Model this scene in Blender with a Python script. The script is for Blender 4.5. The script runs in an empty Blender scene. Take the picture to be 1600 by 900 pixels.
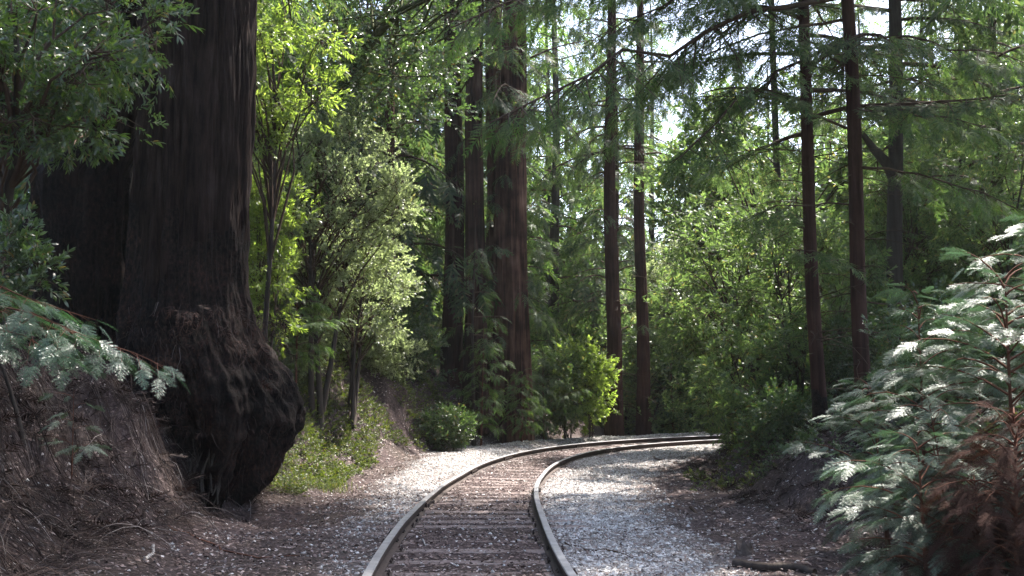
import bpy, math
import numpy as np
C = bpy.context.scene
COL = C.collection
R = math.radians
PI = math.pi
rng = np.random.default_rng(7)

# ------------------------------------------------------------------ camera
PITCH = math.atan(134/1600)
CAMZ = 1.4
cam = bpy.data.objects.new('camera', bpy.data.cameras.new('camera'))
COL.objects.link(cam)
cam.location = (0, 0, CAMZ)
cam.rotation_euler = (PI/2+PITCH, 0, 0)
cam.data.sensor_width = 36
cam.data.lens = 36
cam.data.clip_end = 3000
C.camera = cam

# ------------------------------------------------------------------ sky and sun
SUN_EL, SUN_AZ = 57, 42      # azimuth measured from +Y towards +X
w = bpy.data.worlds.new('World')
C.world = w
w.use_nodes = True
nt = w.node_tree
sky = nt.nodes.new('ShaderNodeTexSky')
sky.sky_type = 'NISHITA'
sky.sun_disc = False
sky.sun_elevation = R(SUN_EL)
sky.sun_rotation = R(SUN_AZ)
sky.air_density = 1.0
sky.dust_density = 2.6
sky.ozone_density = 1.0
nt.links.new(sky.outputs[0], nt.nodes['Background'].inputs[0])
nt.nodes['Background'].inputs[1].default_value = 0.15
sun = bpy.data.objects.new('sun', bpy.data.lights.new('sun', 'SUN'))
COL.objects.link(sun)
sun.data.energy = 5.0
sun.data.angle = R(0.6)
sun.data.color = (1.0, 0.95, 0.87)
sun.rotation_euler = (R(90-SUN_EL), 0, PI-R(SUN_AZ))
sun.location = (0, 0, 40)
C.view_settings.view_transform = 'Standard'
C.view_settings.look = 'None'
C.view_settings.exposure = 1.9
C.view_settings.gamma = 1
C.view_settings.use_curve_mapping = False
cy = C.cycles
HAZE = 0.0003
cy.volume_bounces = 0
cy.max_bounces = 6
cy.diffuse_bounces = 4
cy.glossy_bounces = 2
cy.transmission_bounces = 3
cy.transparent_max_bounces = 4
cy.caustics_reflective = False
cy.caustics_refractive = False
cy.sample_clamp_indirect = 6
cy.use_denoising = True
C.render.use_persistent_data = False

# ------------------------------------------------------------------ noise
def _h(ix, iy, iz, seed):
    n = (ix.astype(np.int64)*374761393 + iy.astype(np.int64)*668265263 + iz.astype(np.int64)*2147483647 + seed*1274126177) & 0xffffffff
    n = ((n ^ (n >> 13))*1274126177) & 0xffffffff
    n = ((n ^ (n >> 16))*2246822519) & 0xffffffff
    return ((n ^ (n >> 15)) & 0xffffff)/float(0xffffff)
def vnoise(x, y, z=0.0, seed=0):
    x, y, z = np.broadcast_arrays(np.asarray(x, float), np.asarray(y, float), np.asarray(z, float))
    ix, iy, iz = np.floor(x), np.floor(y), np.floor(z)
    fx, fy, fz = x-ix, y-iy, z-iz
    fx, fy, fz = [t*t*(3-2*t) for t in (fx, fy, fz)]
    r = 0
    for a in (0, 1):
        for b in (0, 1):
            for c in (0, 1):
                r = r + _h(ix+a, iy+b, iz+c, seed)*(fx if a else 1-fx)*(fy if b else 1-fy)*(fz if c else 1-fz)
    return r*2-1
def fbm(x, y, z=0.0, seed=0, o=4):
    r = 0; a = 1; s = 0
    for i in range(o):
        r = r + a*vnoise(x*2**i, y*2**i, z*2**i, seed+i*17); s += a; a *= .5
    return r/s

# ------------------------------------------------------------------ track centre line
KN = np.linspace(0, 32, 9)
KAP = [0.0188, 0.0179, 0.0031, 0.0164, 0.024, 0.0688, 0.1006, 0.0754, 0.0522]
ds = 0.2
ss = np.arange(0, 44+ds/2, ds)
kk = np.where(ss <= 32, np.interp(ss, KN, KAP), 0.03)
th = -0.1202+np.concatenate([[0], np.cumsum((kk[1:]+kk[:-1])/2*ds)])
tx = 0.0112+np.concatenate([[0], np.cumsum(np.sin(th[:-1])*ds)])
ty = 4+np.concatenate([[0], np.cumsum(np.cos(th[:-1])*ds)])
sb = np.arange(-16, 0, ds)                         # straight on, behind the camera
tx = np.concatenate([tx[0]+sb*math.sin(th[0]), tx])
ty = np.concatenate([ty[0]+sb*math.cos(th[0]), ty])
th = np.concatenate([np.full(len(sb), th[0]), th])
ss = np.concatenate([sb, ss])
def railz(s):
    return np.interp(s, [-2, 3, 7, 11, 15, 19, 23], [0, -.0509, -.1509, -.3226, -.45, -.481, -.4805])
def near(x, y):
    """arc length and signed offset (right positive) of points from the track"""
    x = np.asarray(x, float).ravel(); y = np.asarray(y, float).ravel()
    S = np.empty(len(x)); W = np.empty(len(x))
    for a in range(0, len(x), 4000):
        X = x[a:a+4000, None]; Y = y[a:a+4000, None]
        i = ((X-tx)**2+(Y-ty)**2).argmin(1)
        dx, dy = X[:, 0]-tx[i], Y[:, 0]-ty[i]
        w_ = dx*np.cos(th[i])-dy*np.sin(th[i])
        S[a:a+4000] = ss[i]+dx*np.sin(th[i])+dy*np.cos(th[i])
        d = np.hypot(dx, dy)
        W[a:a+4000] = np.where(w_ >= 0, 1, -1)*np.maximum(np.abs(w_), d*.999)
    return S, W
def ground(x, y, fine=True):
    sh = np.shape(x)
    x = np.asarray(x, float).ravel(); y = np.asarray(y, float).ravel()
    S, W = near(x, y)
    z = railz(np.clip(S, -20, 60))-.13
    a = np.abs(W)
    wob = fbm(x*.45, y*.45, 0, 3, 3)*.45
    aw = np.where(a > 2.2, a+wob*np.clip((a-2.2)/1.2, 0, 1), a)
    zl = np.interp(S, [-16, 14, 19, 60], [1, 1, 1.3, 1.3])*np.interp(aw+np.interp(S, [-16, 13, 17, 60], [0, 0, .6, .7]), [0, 2.3, 3.1, 3.5, 4.0, 4.6, 6, 12, 40], [0, .02, .16, .5, 1.25, 1.75, 1.95, 3.0, 6.5])
    kl = np.interp(S, [-16, 18, 23, 27, 31, 60], [1, 1, .85, .45, 0, 0])
    zl = zl*kl+(1-kl)*np.interp(a, [0, 1.7, 3.5, 10], [0, 0, -.7, -1.2])
    zr = np.interp(aw, [0, 3.3, 4.0, 4.4, 5.1, 6.2, 12, 40], [0, .02, .1, .55, .95, 1.25, 1.9, 3])
    kr = np.interp(S, [-16, 18, 24, 60], [1, 1, .6, .5])
    z += np.where(W < 0, zl, zr*kr)
    # ballast shoulder heaped outside the bend, hollow between the rails
    z += .16*np.exp(-((W+1.75)/.45)**2)*np.interp(S, [10, 15, 30, 36], [0, 1, 1, 0])
    z -= .02*np.exp(-((a-.72)/.09)**2)
    z -= .42*np.exp(-((x+3.45)/.8)**2-((y-12.5)/.75)**2)
    r = np.hypot(x, y-10)
    z += np.interp(r, [0, 34, 60, 110, 200, 900], [0, 0, 2.5, 9, 22, 60])*(1+.3*fbm(x*.02, y*.02, 0, 9, 2))
    if fine:
        k = np.clip((a-.9)/2.5, .12, 1)
        z += fbm(x*1.3, y*1.3, 0, 5, 5)*.13*k*np.clip(1.2-(a > 60), 0, 1)
        rb = np.where(W > 0, 1, 0)*np.clip((a-3.7)/.6, 0, 1)*(a < 9)
        z += rb*(1-np.abs(fbm(x*1.1, y*1.1, z*2, 8, 4))*2)*.12
        bank = np.clip((z-.1)*1.2, 0, 1)*np.where(a < 9, 1, 0)
        z += (fbm(x*1.9, y*1.9, z*2.5, 6, 4)*.42+(1-np.abs(fbm(x*3.1, y*3.1, z*3, 46, 2))*3)*.07)*bank
    return z.reshape(sh)
def gz(x, y):
    return float(ground(np.array([x]), np.array([y]))[0])
def at(px, py, Y):
    """world point seen at photograph pixel (1600 wide) and distance Y"""
    a = (px-800)/1600; b = (450-py)/1600
    d = np.array([a, math.cos(PITCH)-b*math.sin(PITCH), math.sin(PITCH)+b*math.cos(PITCH)])
    return np.array([0, 0, CAMZ])+d*(Y/d[1])

# ------------------------------------------------------------------ mesh helpers
def mesh(name, V, F, mats, mi=None, smooth=False, attr=None):
    V = np.ascontiguousarray(V, dtype=np.float32); F = np.ascontiguousarray(F, dtype=np.int32)
    n = F.shape[1]
    me = bpy.data.meshes.new(name)
    me.vertices.add(len(V)); me.vertices.foreach_set('co', V.ravel())
    me.loops.add(F.size); me.loops.foreach_set('vertex_index', F.ravel())
    me.polygons.add(len(F)); me.polygons.foreach_set('loop_start', np.arange(0, F.size, n, dtype=np.int32))
    for m in (mats if isinstance(mats, (list, tuple)) else [mats]):
        me.materials.append(m)
    if mi is not None:
        me.polygons.foreach_set('material_index', np.ascontiguousarray(mi, dtype=np.int32))
    me.polygons.foreach_set('use_smooth', np.full(len(F), smooth))
    if attr:
        for k, v in attr.items():
            at_ = me.attributes.new(k, 'FLOAT', 'POINT')
            at_.data.foreach_set('value', np.ascontiguousarray(v, dtype=np.float32))
    me.update(calc_edges=True)
    me.validate()
    return me
def link(name, me, parent=None, loc=None, label=None, cat=None, group=None, kind=None):
    o = bpy.data.objects.new(name, me)
    COL.objects.link(o)
    if parent is not None: o.parent = parent
    if loc is not None: o.location = [float(v) for v in loc]
    if label: o['label'] = label
    if cat: o['category'] = cat
    if group: o['group'] = group
    if kind: o['kind'] = kind
    return o
def thing(name, label, cat, loc, group=None, rz=0):
    o = link(name, None, None, loc, label, cat, group)
    o.rotation_euler = (0, 0, rz)
    o.empty_display_size = .3
    return o
def dup(root, loc, rz, sc, label, group=None):
    c = root.copy(); COL.objects.link(c)
    c.location = [float(v) for v in loc]; c.rotation_euler = (0, 0, rz); c.scale = (sc, sc, sc)
    c['label'] = label
    if group: c['group'] = group
    for ch in list(root.children):
        d = ch.copy(); COL.objects.link(d); d.parent = c
    return c
class MB:
    """collects triangles of several templates and tubes into one mesh"""
    def __init__(s): s.V = []; s.F = []; s.M = []; s.n = 0
    def add(s, V, F, m=0):
        V = np.asarray(V, float).reshape(-1, 3); F = np.asarray(F)
        s.V.append(V); s.F.append(F+s.n)
        s.M.append(np.broadcast_to(np.asarray(m), (len(F),))); s.n += len(V)
    def inst(s, tpl, B, T):
        """B (k,3,3) rows are the local axes scaled, T (k,3)"""
        V, F, M = tpl
        B = np.asarray(B); T = np.asarray(T)
        k = len(T)
        if k == 0: return
        P = np.einsum('ni,kij->knj', V, B)+T[:, None, :]
        FF = (F[None]+(np.arange(k)*len(V))[:, None, None]).reshape(-1, 3)
        s.add(P.reshape(-1, 3), FF, np.tile(M, k))
    def tube(s, P, rad, n=5, m=0, cap=True):
        P = np.asarray(P, float); k = len(P); rad = np.broadcast_to(np.asarray(rad, float), (k,))
        D = np.gradient(P, axis=0); D /= np.linalg.norm(D, axis=1)[:, None]+1e-9
        ref = np.array([0, 0, 1.]) if abs(D[:, 2]).mean() < .8 else np.array([1., 0, 0])
        A = np.cross(D, ref); A /= np.linalg.norm(A, axis=1)[:, None]+1e-9
        Bn = np.cross(D, A)
        a = np.arange(n)*2*PI/n
        V = P[:, None]+rad[:, None, None]*(np.cos(a)[None, :, None]*A[:, None]+np.sin(a)[None, :, None]*Bn[:, None])
        i = np.arange(k-1)[:, None]*n; j = np.arange(n)[None]; j2 = (j+1) % n
        F = np.concatenate([np.stack([i+j, i+n+j, i+j2], -1).reshape(-1, 3), np.stack([i+j2, i+n+j, i+n+j2], -1).reshape(-1, 3)])
        if cap:
            F = np.concatenate([F, [[(k-1)*n, (k-1)*n+q, (k-1)*n+q+1] for q in range(1, n-1)], [[0, q+1, q] for q in range(1, n-1)]])
        s.add(V.reshape(-1, 3), F, m)
    def arrays(s):
        return np.concatenate(s.V), np.concatenate(s.F), np.concatenate(s.M)
    def mesh(s, name, mats, smooth=False):
        V, F, M = s.arrays()
        return mesh(name, V, F, mats, M, smooth)
    def tpl(s): return s.arrays()
def norm(v): return v/(np.linalg.norm(v, axis=-1, keepdims=True)+1e-9)
def frames(D, up=None, roll=None, sc=None):
    """rows X=along D, Y=side, Z=up-ish"""
    D = norm(np.asarray(D, float)); k = len(D)
    U = np.broadcast_to(np.array([0, 0, 1.]) if up is None else np.asarray(up, float), D.shape)
    Y = np.cross(U, D); bad = np.linalg.norm(Y, axis=1) < 1e-3
    Y[bad] = [1, 0, 0]; Y = norm(Y); Z = np.cross(D, Y)
    if roll is not None:
        c, s_ = np.cos(roll)[:, None], np.sin(roll)[:, None]
        Y, Z = Y*c+Z*s_, Z*c-Y*s_
    B = np.stack([D, Y, Z], 1)
    if sc is not None: B = B*np.asarray(sc)[:, None, None]
    return B

# ------------------------------------------------------------------ materials
def newmat(name):
    m = bpy.data.materials.new(name); m.use_nodes = True
    n = m.node_tree.nodes; l = m.node_tree.links
    return m, n, l, n['Principled BSDF'], n['Material Output']
def ramp(n, stops):
    r = n.new('ShaderNodeValToRGB'); e = r.color_ramp.elements
    while len(e) < len(stops): e.new(.5)
    for i, (p, c) in enumerate(stops):
        e[i].position = p; e[i].color = (*c, 1)
    return r
def leaf_mat(name, stops, trans, tmix=.38, rough=.38, spec=.5, coat=0):
    m, n, l, bs, out = newmat(name)
    g = n.new('ShaderNodeNewGeometry')
    r = ramp(n, stops)
    l.new(g.outputs['Random Per Island'], r.inputs[0])
    l.new(r.outputs[0], bs.inputs['Base Color'])
    bs.inputs['Roughness'].default_value = rough
    bs.inputs['Specular IOR Level'].default_value = spec
    bs.inputs['Coat Weight'].default_value = coat; bs.inputs['Coat Roughness'].default_value = .22
    t = n.new('ShaderNodeBsdfTranslucent')
    mx = n.new('ShaderNodeMix'); mx.data_type = 'RGBA'; mx.blend_type = 'MULTIPLY'; mx.inputs[0].default_value = 1
    l.new(r.outputs[0], mx.inputs[6]); mx.inputs[7].default_value = (*trans, 1)
    l.new(mx.outputs[2], t.inputs[0])
    ms = n.new('ShaderNodeMixShader'); ms.inputs[0].default_value = tmix
    l.new(bs.outputs[0], ms.inputs[1]); l.new(t.outputs[0], ms.inputs[2]); l.new(ms.outputs[0], out.inputs[0])
    return m
def bark_mat(name, stops, sx=9, sz=.55, bump=.5, rough=.9, dist=.03):
    m, n, l, bs, out = newmat(name)
    tc = n.new('ShaderNodeTexCoord'); mp = n.new('ShaderNodeMapping')
    mp.inputs['Scale'].default_value = (sx, sx, sz)
    l.new(tc.outputs['Object'], mp.inputs[0])
    a = n.new('ShaderNodeTexNoise'); a.inputs['Scale'].default_value = 1.6; a.inputs['Detail'].default_value = 8; a.inputs['Roughness'].default_value = .7
    l.new(mp.outputs[0], a.inputs['Vector'])
    b = n.new('ShaderNodeTexNoise'); b.inputs['Scale'].default_value = 1.3; b.inputs['Detail'].default_value = 4
    l.new(tc.outputs['Object'], b.inputs['Vector'])
    mx = n.new('ShaderNodeMath'); mx.operation = 'MULTIPLY_ADD'; mx.inputs[1].default_value = .45
    l.new(b.outputs[0], mx.inputs[0]); 
    sc = n.new('ShaderNodeMath'); sc.operation = 'MULTIPLY'; sc.inputs[1].default_value = .6
    l.new(a.outputs[0], sc.inputs[0]); l.new(sc.outputs[0], mx.inputs[2])
    r = ramp(n, stops); l.new(mx.outputs[0], r.inputs[0]); l.new(r.outputs[0], bs.inputs['Base Color'])
    bu = n.new('ShaderNodeBump'); bu.inputs['Strength'].default_value = bump; bu.inputs['Distance'].default_value = dist
    l.new(a.outputs[0], bu.inputs['Height']); l.new(bu.outputs[0], bs.inputs['Normal'])
    bs.inputs['Roughness'].default_value = rough; bs.inputs['Specular IOR Level'].default_value = .08
    return m
def rand_mat(name, stops, rough=.85, spec=.3, tex=0):
    m, n, l, bs, out = newmat(name)
    g = n.new('ShaderNodeNewGeometry'); r = ramp(n, stops)
    l.new(g.outputs['Random Per Island'], r.inputs[0])
    l.new(r.outputs[0], bs.inputs['Base Color'])
    bs.inputs['Roughness'].default_value = rough; bs.inputs['Specular IOR Level'].default_value = spec
    return m
BARK_RED = bark_mat('redwood_bark', [(.3, (.009, .005, .004)), (.45, (.032, .016, .013)), (.6, (.07, .036, .028)), (.75, (.12, .075, .06))], bump=.8)
BARK_GREY = bark_mat('grey_bark', [(.25, (.02, .016, .014)), (.5, (.055, .044, .038)), (.8, (.11, .095, .085))], bump=.7)
BARK_MOSS = bark_mat('mossy_bark', [(.25, (.018, .02, .01)), (.5, (.05, .055, .022)), (.8, (.11, .115, .045))], sz=3, bump=.6)
BARK_CHAR = bark_mat('charred_bark', [(.3, (.003, .0025, .0025)), (.46, (.009, .007, .0065)), (.58, (.030, .019, .016)), (.72, (.10, .045, .03))], sx=16, sz=9, bump=1.0, rough=.7, dist=.06)
BARK_OLD = bark_mat('old_redwood_bark', [(.34, (.004, .003, .0027)), (.46, (.014, .009, .008)), (.58, (.034, .022, .018)), (.74, (.08, .06, .052))], sx=9, sz=.8, bump=1.0, dist=.05)
TWIG = bark_mat('twig_bark', [(.3, (.03, .02, .015)), (.7, (.11, .075, .055))], sx=5, sz=5, bump=0)
TWIG_RED = bark_mat('red_twig_bark', [(.3, (.05, .022, .014)), (.7, (.17, .08, .055))], sx=5, sz=5, bump=0)
DEADWOOD = bark_mat('dead_wood', [(.3, (.035, .025, .022)), (.7, (.19, .15, .13))], sx=12, sz=12, bump=.3)
NEED_DK = leaf_mat('conifer_needles_dark', [(0, (.036, .056, .034)), (.5, (.060, .088, .050)), (.9, (.095, .125, .065)), (1, (.14, .12, .07))], (1.6, 1.85, .85), .52, .55, .3)
NEED_MD = leaf_mat('conifer_needles_green', [(0, (.042, .075, .032)), (.5, (.072, .115, .046)), (1, (.13, .165, .07))], (1.6, 1.85, .9), .54, .55, .3)
NEED_BL = leaf_mat('conifer_needles_bluish', [(0, (.045, .085, .060)), (.5, (.075, .125, .090)), (1, (.12, .175, .11))], (1.0, 1.7, .6), .25, .27, .8)
NEED_SAP = leaf_mat('sapling_needles', [(0, (.055, .095, .07)), (.5, (.09, .14, .105)), (.9, (.14, .20, .13)), (1, (.2, .15, .1))], (1.05, 1.5, .85), .26, .42, .65, .05)
NEED_DEAD = leaf_mat('dead_needles', [(0, (.02, .011, .009)), (.5, (.048, .027, .022)), (1, (.10, .062, .052))], (1.1, .9, .7), .2, .95, .05)
LEAF_BAY = leaf_mat('bay_leaves', [(0, (.065, .095, .048)), (.5, (.11, .15, .07)), (.93, (.17, .21, .10)), (1, (.24, .17, .09))], (1.55, 1.85, .9), .52, .38, .5)
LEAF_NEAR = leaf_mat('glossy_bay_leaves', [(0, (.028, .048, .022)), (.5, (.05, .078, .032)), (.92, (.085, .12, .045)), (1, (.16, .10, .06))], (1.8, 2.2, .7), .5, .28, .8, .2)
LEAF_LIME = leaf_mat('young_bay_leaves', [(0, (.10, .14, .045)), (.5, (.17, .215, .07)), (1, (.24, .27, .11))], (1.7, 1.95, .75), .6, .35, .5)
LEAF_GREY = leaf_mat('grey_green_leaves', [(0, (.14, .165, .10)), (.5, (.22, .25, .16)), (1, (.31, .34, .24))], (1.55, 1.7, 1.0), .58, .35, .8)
LEAF_DARK = leaf_mat('evergreen_shrub_leaves', [(0, (.032, .050, .028)), (.6, (.062, .088, .046)), (.95, (.10, .13, .07)), (1, (.18, .09, .04))], (1.6, 2.1, .7), .38, .3, .7)
IVY = leaf_mat('ivy_leaves', [(0, (.04, .055, .02)), (.5, (.075, .098, .032)), (.9, (.13, .15, .05)), (1, (.16, .11, .07))], (1.7, 1.9, .5), .35, .45, .4)

# ------------------------------------------------------------------ ground
def axis(lo, hi, a, b, step, g=1.12):
    xs = list(np.arange(a, b+1e-6, step)); d = step; x = xs[-1]
    while x < hi: d = min(d*g, 25); x += d; xs.append(x)
    d = step; x = a; pre = []
    while x > lo: d = min(d*g, 25); x -= d; pre.append(x)
    return np.array(pre[::-1]+xs)
gx = axis(-450, 450, -7.5, 8.5, .055); gy = axis(-200, 700, 5.5, 28, .06)
GX, GY = np.meshgrid(gx, gy)
GZ = ground(GX, GY)
Sg, Wg = near(GX, GY); Wa = np.abs(Wg)
nz = fbm(GX.ravel()*.9, GY.ravel()*.9, 0, 31, 4)
nz2 = fbm(GX.ravel()*.35, GY.ravel()*.35, 0, 37, 3)
Wr = np.interp(Sg, [4, 14, 20], [2.0, 2.3, 2.9]); Wl = np.interp(Sg, [4, 10, 16, 24], [1.9, 2.1, 2.25, 2.5])
def smooth(a, b, x): t = np.clip((x-a)/(b-a), 0, 1); return t*t*(3-2*t)
def gravel_at(S, W, n1, n2):
    lim = np.where(W > 0, np.interp(S, [4, 14, 20], [2.1, 2.5, 3.1]), np.interp(S, [4, 10, 14, 19, 24], [1.5, 1.6, 1.9, 2.3, 2.6]))
    a = np.abs(W)
    g = (1-smooth(-.5, .35, a-lim+n1*.7))*smooth(.6, 1.0, a+n1*.12)
    g = g*np.where(W < 0, np.interp(S, [8, 15], [.35, 1])+.5*n2, 1)*np.clip(.85+n1*.8, .25, 1)
    return np.clip(g, 0, 1)
grav = gravel_at(Sg, Wg, nz, nz2)
nyx = GX.shape
idx = np.arange(GX.size).reshape(nyx)
F = np.stack([idx[:-1, :-1], idx[:-1, 1:], idx[1:, 1:], idx[1:, :-1]], -1).reshape(-1, 4)
green = np.clip(smooth(4.2, 6.5, Wa)*.8+nz*.3, 0, 1)
m, n, l, bs, out = newmat('forest_ground')
tc = n.new('ShaderNodeTexCoord')
n1 = n.new('ShaderNodeTexNoise'); n1.inputs['Scale'].default_value = 18; n1.inputs['Detail'].default_value = 8; n1.inputs['Roughness'].default_value = .75
n2 = n.new('ShaderNodeTexNoise'); n2.inputs['Scale'].default_value = 1.1; n2.inputs['Detail'].default_value = 5
vo = n.new('ShaderNodeTexVoronoi'); vo.inputs['Scale'].default_value = 42
for q in (n1, n2, vo): l.new(tc.outputs['Object'], q.inputs['Vector'])
r1 = ramp(n, [(.3, (.020, .013, .013)), (.5, (.062, .044, .043)), (.7, (.15, .113, .11))]); l.new(n1.outputs[0], r1.inputs[0])
r2 = ramp(n, [(0, (.13, .115, .11)), (.5, (.27, .25, .24)), (1, (.45, .43, .42))]); l.new(vo.outputs['Color'], r2.inputs[0])
r3 = ramp(n, [(.35, (.022, .03, .012)), (.65, (.06, .065, .028))]); l.new(n1.outputs[0], r3.inputs[0])
def mixc(fac, a, b):
    x = n.new('ShaderNodeMix'); x.data_type = 'RGBA'; l.new(fac, x.inputs[0]); l.new(a, x.inputs[6]); l.new(b, x.inputs[7]); return x.outputs[2]
ga = n.new('ShaderNodeAttribute'); ga.attribute_name = 'gravel'
gr = n.new('ShaderNodeAttribute'); gr.attribute_name = 'green'
c = mixc(gr.outputs['Fac'], r1.outputs[0], r3.outputs[0]); c = mixc(ga.outputs['Fac'], c, r2.outputs[0])
l.new(c, bs.inputs['Base Color'])
bu = n.new('ShaderNodeBump'); bu.inputs['Strength'].default_value = .8; bu.inputs['Distance'].default_value = .03
l.new(n1.outputs[0], bu.inputs['Height']); l.new(bu.outputs[0], bs.inputs['Normal'])
bs.inputs['Roughness'].default_value = .95; bs.inputs['Specular IOR Level'].default_value = .15
link('ground', mesh('ground', np.stack([GX, GY, GZ], -1).reshape(-1, 3), F, m, None, True, {'gravel': grav, 'green': green}), kind='structure')

# ------------------------------------------------------------------ track
GAUGE = 1.505      # between rail head centres
def track_pt(s, w_):
    x = np.interp(s, ss, tx); y = np.interp(s, ss, ty); t = np.interp(s, ss, th)
    return x+w_*np.cos(t), y-w_*np.sin(t), railz(s), t
def sweep(prof, s0, s1, w0, step=.12, dz=0, kinks=None):
    s_ = np.arange(s0, s1+1e-6, step)
    x, y, z, t = track_pt(s_, w0)
    k = len(prof); V = []
    for (a, b) in prof:
        V.append(np.stack([x+a*np.cos(t), y-a*np.sin(t), z+b+dz], -1))
    V = np.stack(V, 1).reshape(-1, 3)
    i = np.arange(len(s_)-1)[:, None]*k; j = np.arange(k)[None]; j2 = (j+1) % k
    F = np.concatenate([np.stack([i+j, i+j2, i+k+j], -1).reshape(-1, 3), np.stack([i+j2, i+k+j2, i+k+j], -1).reshape(-1, 3)])
    e = (len(s_)-1)*k
    F = np.concatenate([F, [[0, q+1, q] for q in range(1, k-1)], [[e, e+q, e+q+1] for q in range(1, k-1)]])
    return V, F
def steel(name, stops, rough, metal=.6, sc=30):
    m, n, l, bs, out = newmat(name)
    tc = n.new('ShaderNodeTexCoord'); a = n.new('ShaderNodeTexNoise'); a.inputs['Scale'].default_value = sc; a.inputs['Detail'].default_value = 6
    l.new(tc.outputs['Object'], a.inputs['Vector']); r = ramp(n, stops); l.new(a.outputs[0], r.inputs[0]); l.new(r.outputs[0], bs.inputs['Base Color'])
    bs.inputs['Metallic'].default_value = metal; bs.inputs['Roughness'].default_value = rough
    bu = n.new('ShaderNodeBump'); bu.inputs['Strength'].default_value = .2; bu.inputs['Distance'].default_value = .003
    l.new(a.outputs[0], bu.inputs['Height']); l.new(bu.outputs[0], bs.inputs['Normal'])
    return m
RUST = steel('rusty_rail_steel', [(.3, (.03, .02, .017)), (.7, (.075, .05, .042))], .75, .2)
SHINE = steel('worn_rail_head', [(.3, (.30, .29, .30)), (.7, (.46, .45, .47))], .5, .75, 8)
# profile clockwise from the top; z relative to the rail top
prof = [(-.030, 0), (.030, 0), (.036, -.008), (.036, -.032), (.010, -.040), (.009, -.105), (.062, -.118), (.062, -.128),
        (-.062, -.128), (-.062, -.118), (-.009, -.105), (-.010, -.040), (-.036, -.032), (-.036, -.008)]
JOINTS = {-1: [10.2, 16.6, 19.9, 24.2], 1: [12.6, 18.9, 23.0]}
for sd in (-1, 1):
    V, F = sweep(prof, -14, 43, sd*GAUGE/2)
    ang = np.arange(len(F))
    k = len(prof)
    nseg = (len(V)//k)-1
    colj = np.concatenate([np.tile(np.arange(k), nseg)]*2+[np.full(2*(k-2), 5)])
    mi = (np.isin(colj, [0, 1, 13])).astype(int)[:len(F)]
    ro = link('rail', mesh('rail', V, F, [RUST, SHINE], mi), None, None,
              'worn steel rail on the outer, left side of the bend' if sd < 0 else 'worn steel rail on the inner, right side of the bend', 'rail', 'rails of the railway')
    for js in JOINTS[sd]:
        for side in (-1, 1):
            bar = MB()
            pr = [(side*.012, -.045), (side*.034, -.05), (side*.034, -.10), (side*.03, -.115), (side*.012, -.115)]
            if side < 0: pr = pr[::-1]
            V, F = sweep(pr, js-.3, js+.3, sd*GAUGE/2, .1); bar.add(V, F)
            jb = link('joint_bar', bar.mesh('joint_bar', [RUST]), ro)
            for q in (-.22, -.08, .08, .22):
                bolts = MB()
                x, y, z, t = track_pt(js+q, sd*GAUGE/2+side*.034)
                x2, y2, _, _ = track_pt(js+q, sd*GAUGE/2+side*.066)
                bolts.tube([(x, y, z-.075), (x2, y2, z-.075)], .016, 6)
                link('bolt', bolts.mesh('bolt', [RUST]), jb)
TIEMAT = bark_mat('weathered_tie_wood', [(.3, (.06, .045, .042)), (.5, (.19, .15, .14)), (.7, (.38, .325, .31))], sx=.9, sz=9, bump=.8, dist=.02)
m_, n_, l_, bs_, out_ = TIEMAT, TIEMAT.node_tree.nodes, TIEMAT.node_tree.links, None, None
n_['Mapping'].inputs['Scale'].default_value = (.9, 13, 9)
ORD = ['first', 'second', 'third', 'fourth', 'fifth', 'sixth', 'seventh', 'eighth', 'ninth', 'tenth', 'eleventh', 'twelfth', 'thirteenth', 'fourteenth', 'fifteenth',
       'sixteenth', 'seventeenth', 'eighteenth', 'nineteenth', 'twentieth', 'twenty first', 'twenty second', 'twenty third', 'twenty fourth', 'twenty fifth', 'twenty sixth', 'twenty seventh', 'twenty eighth', 'twenty ninth', 'thirtieth']
def ordw(i):
    t = ['', 'thirty', 'forty', 'fifty', 'sixty']
    return ORD[i] if i < 30 else t[(i+1)//10-2]+' '+ORD[(i+1) % 10-1] if (i+1) % 10 else 'number '+str(i+1)
tie_s = []
s_ = 2.6
while s_ < 36:
    tie_s.append(s_+rng.uniform(-.04, .04)); s_ += .62
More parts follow.
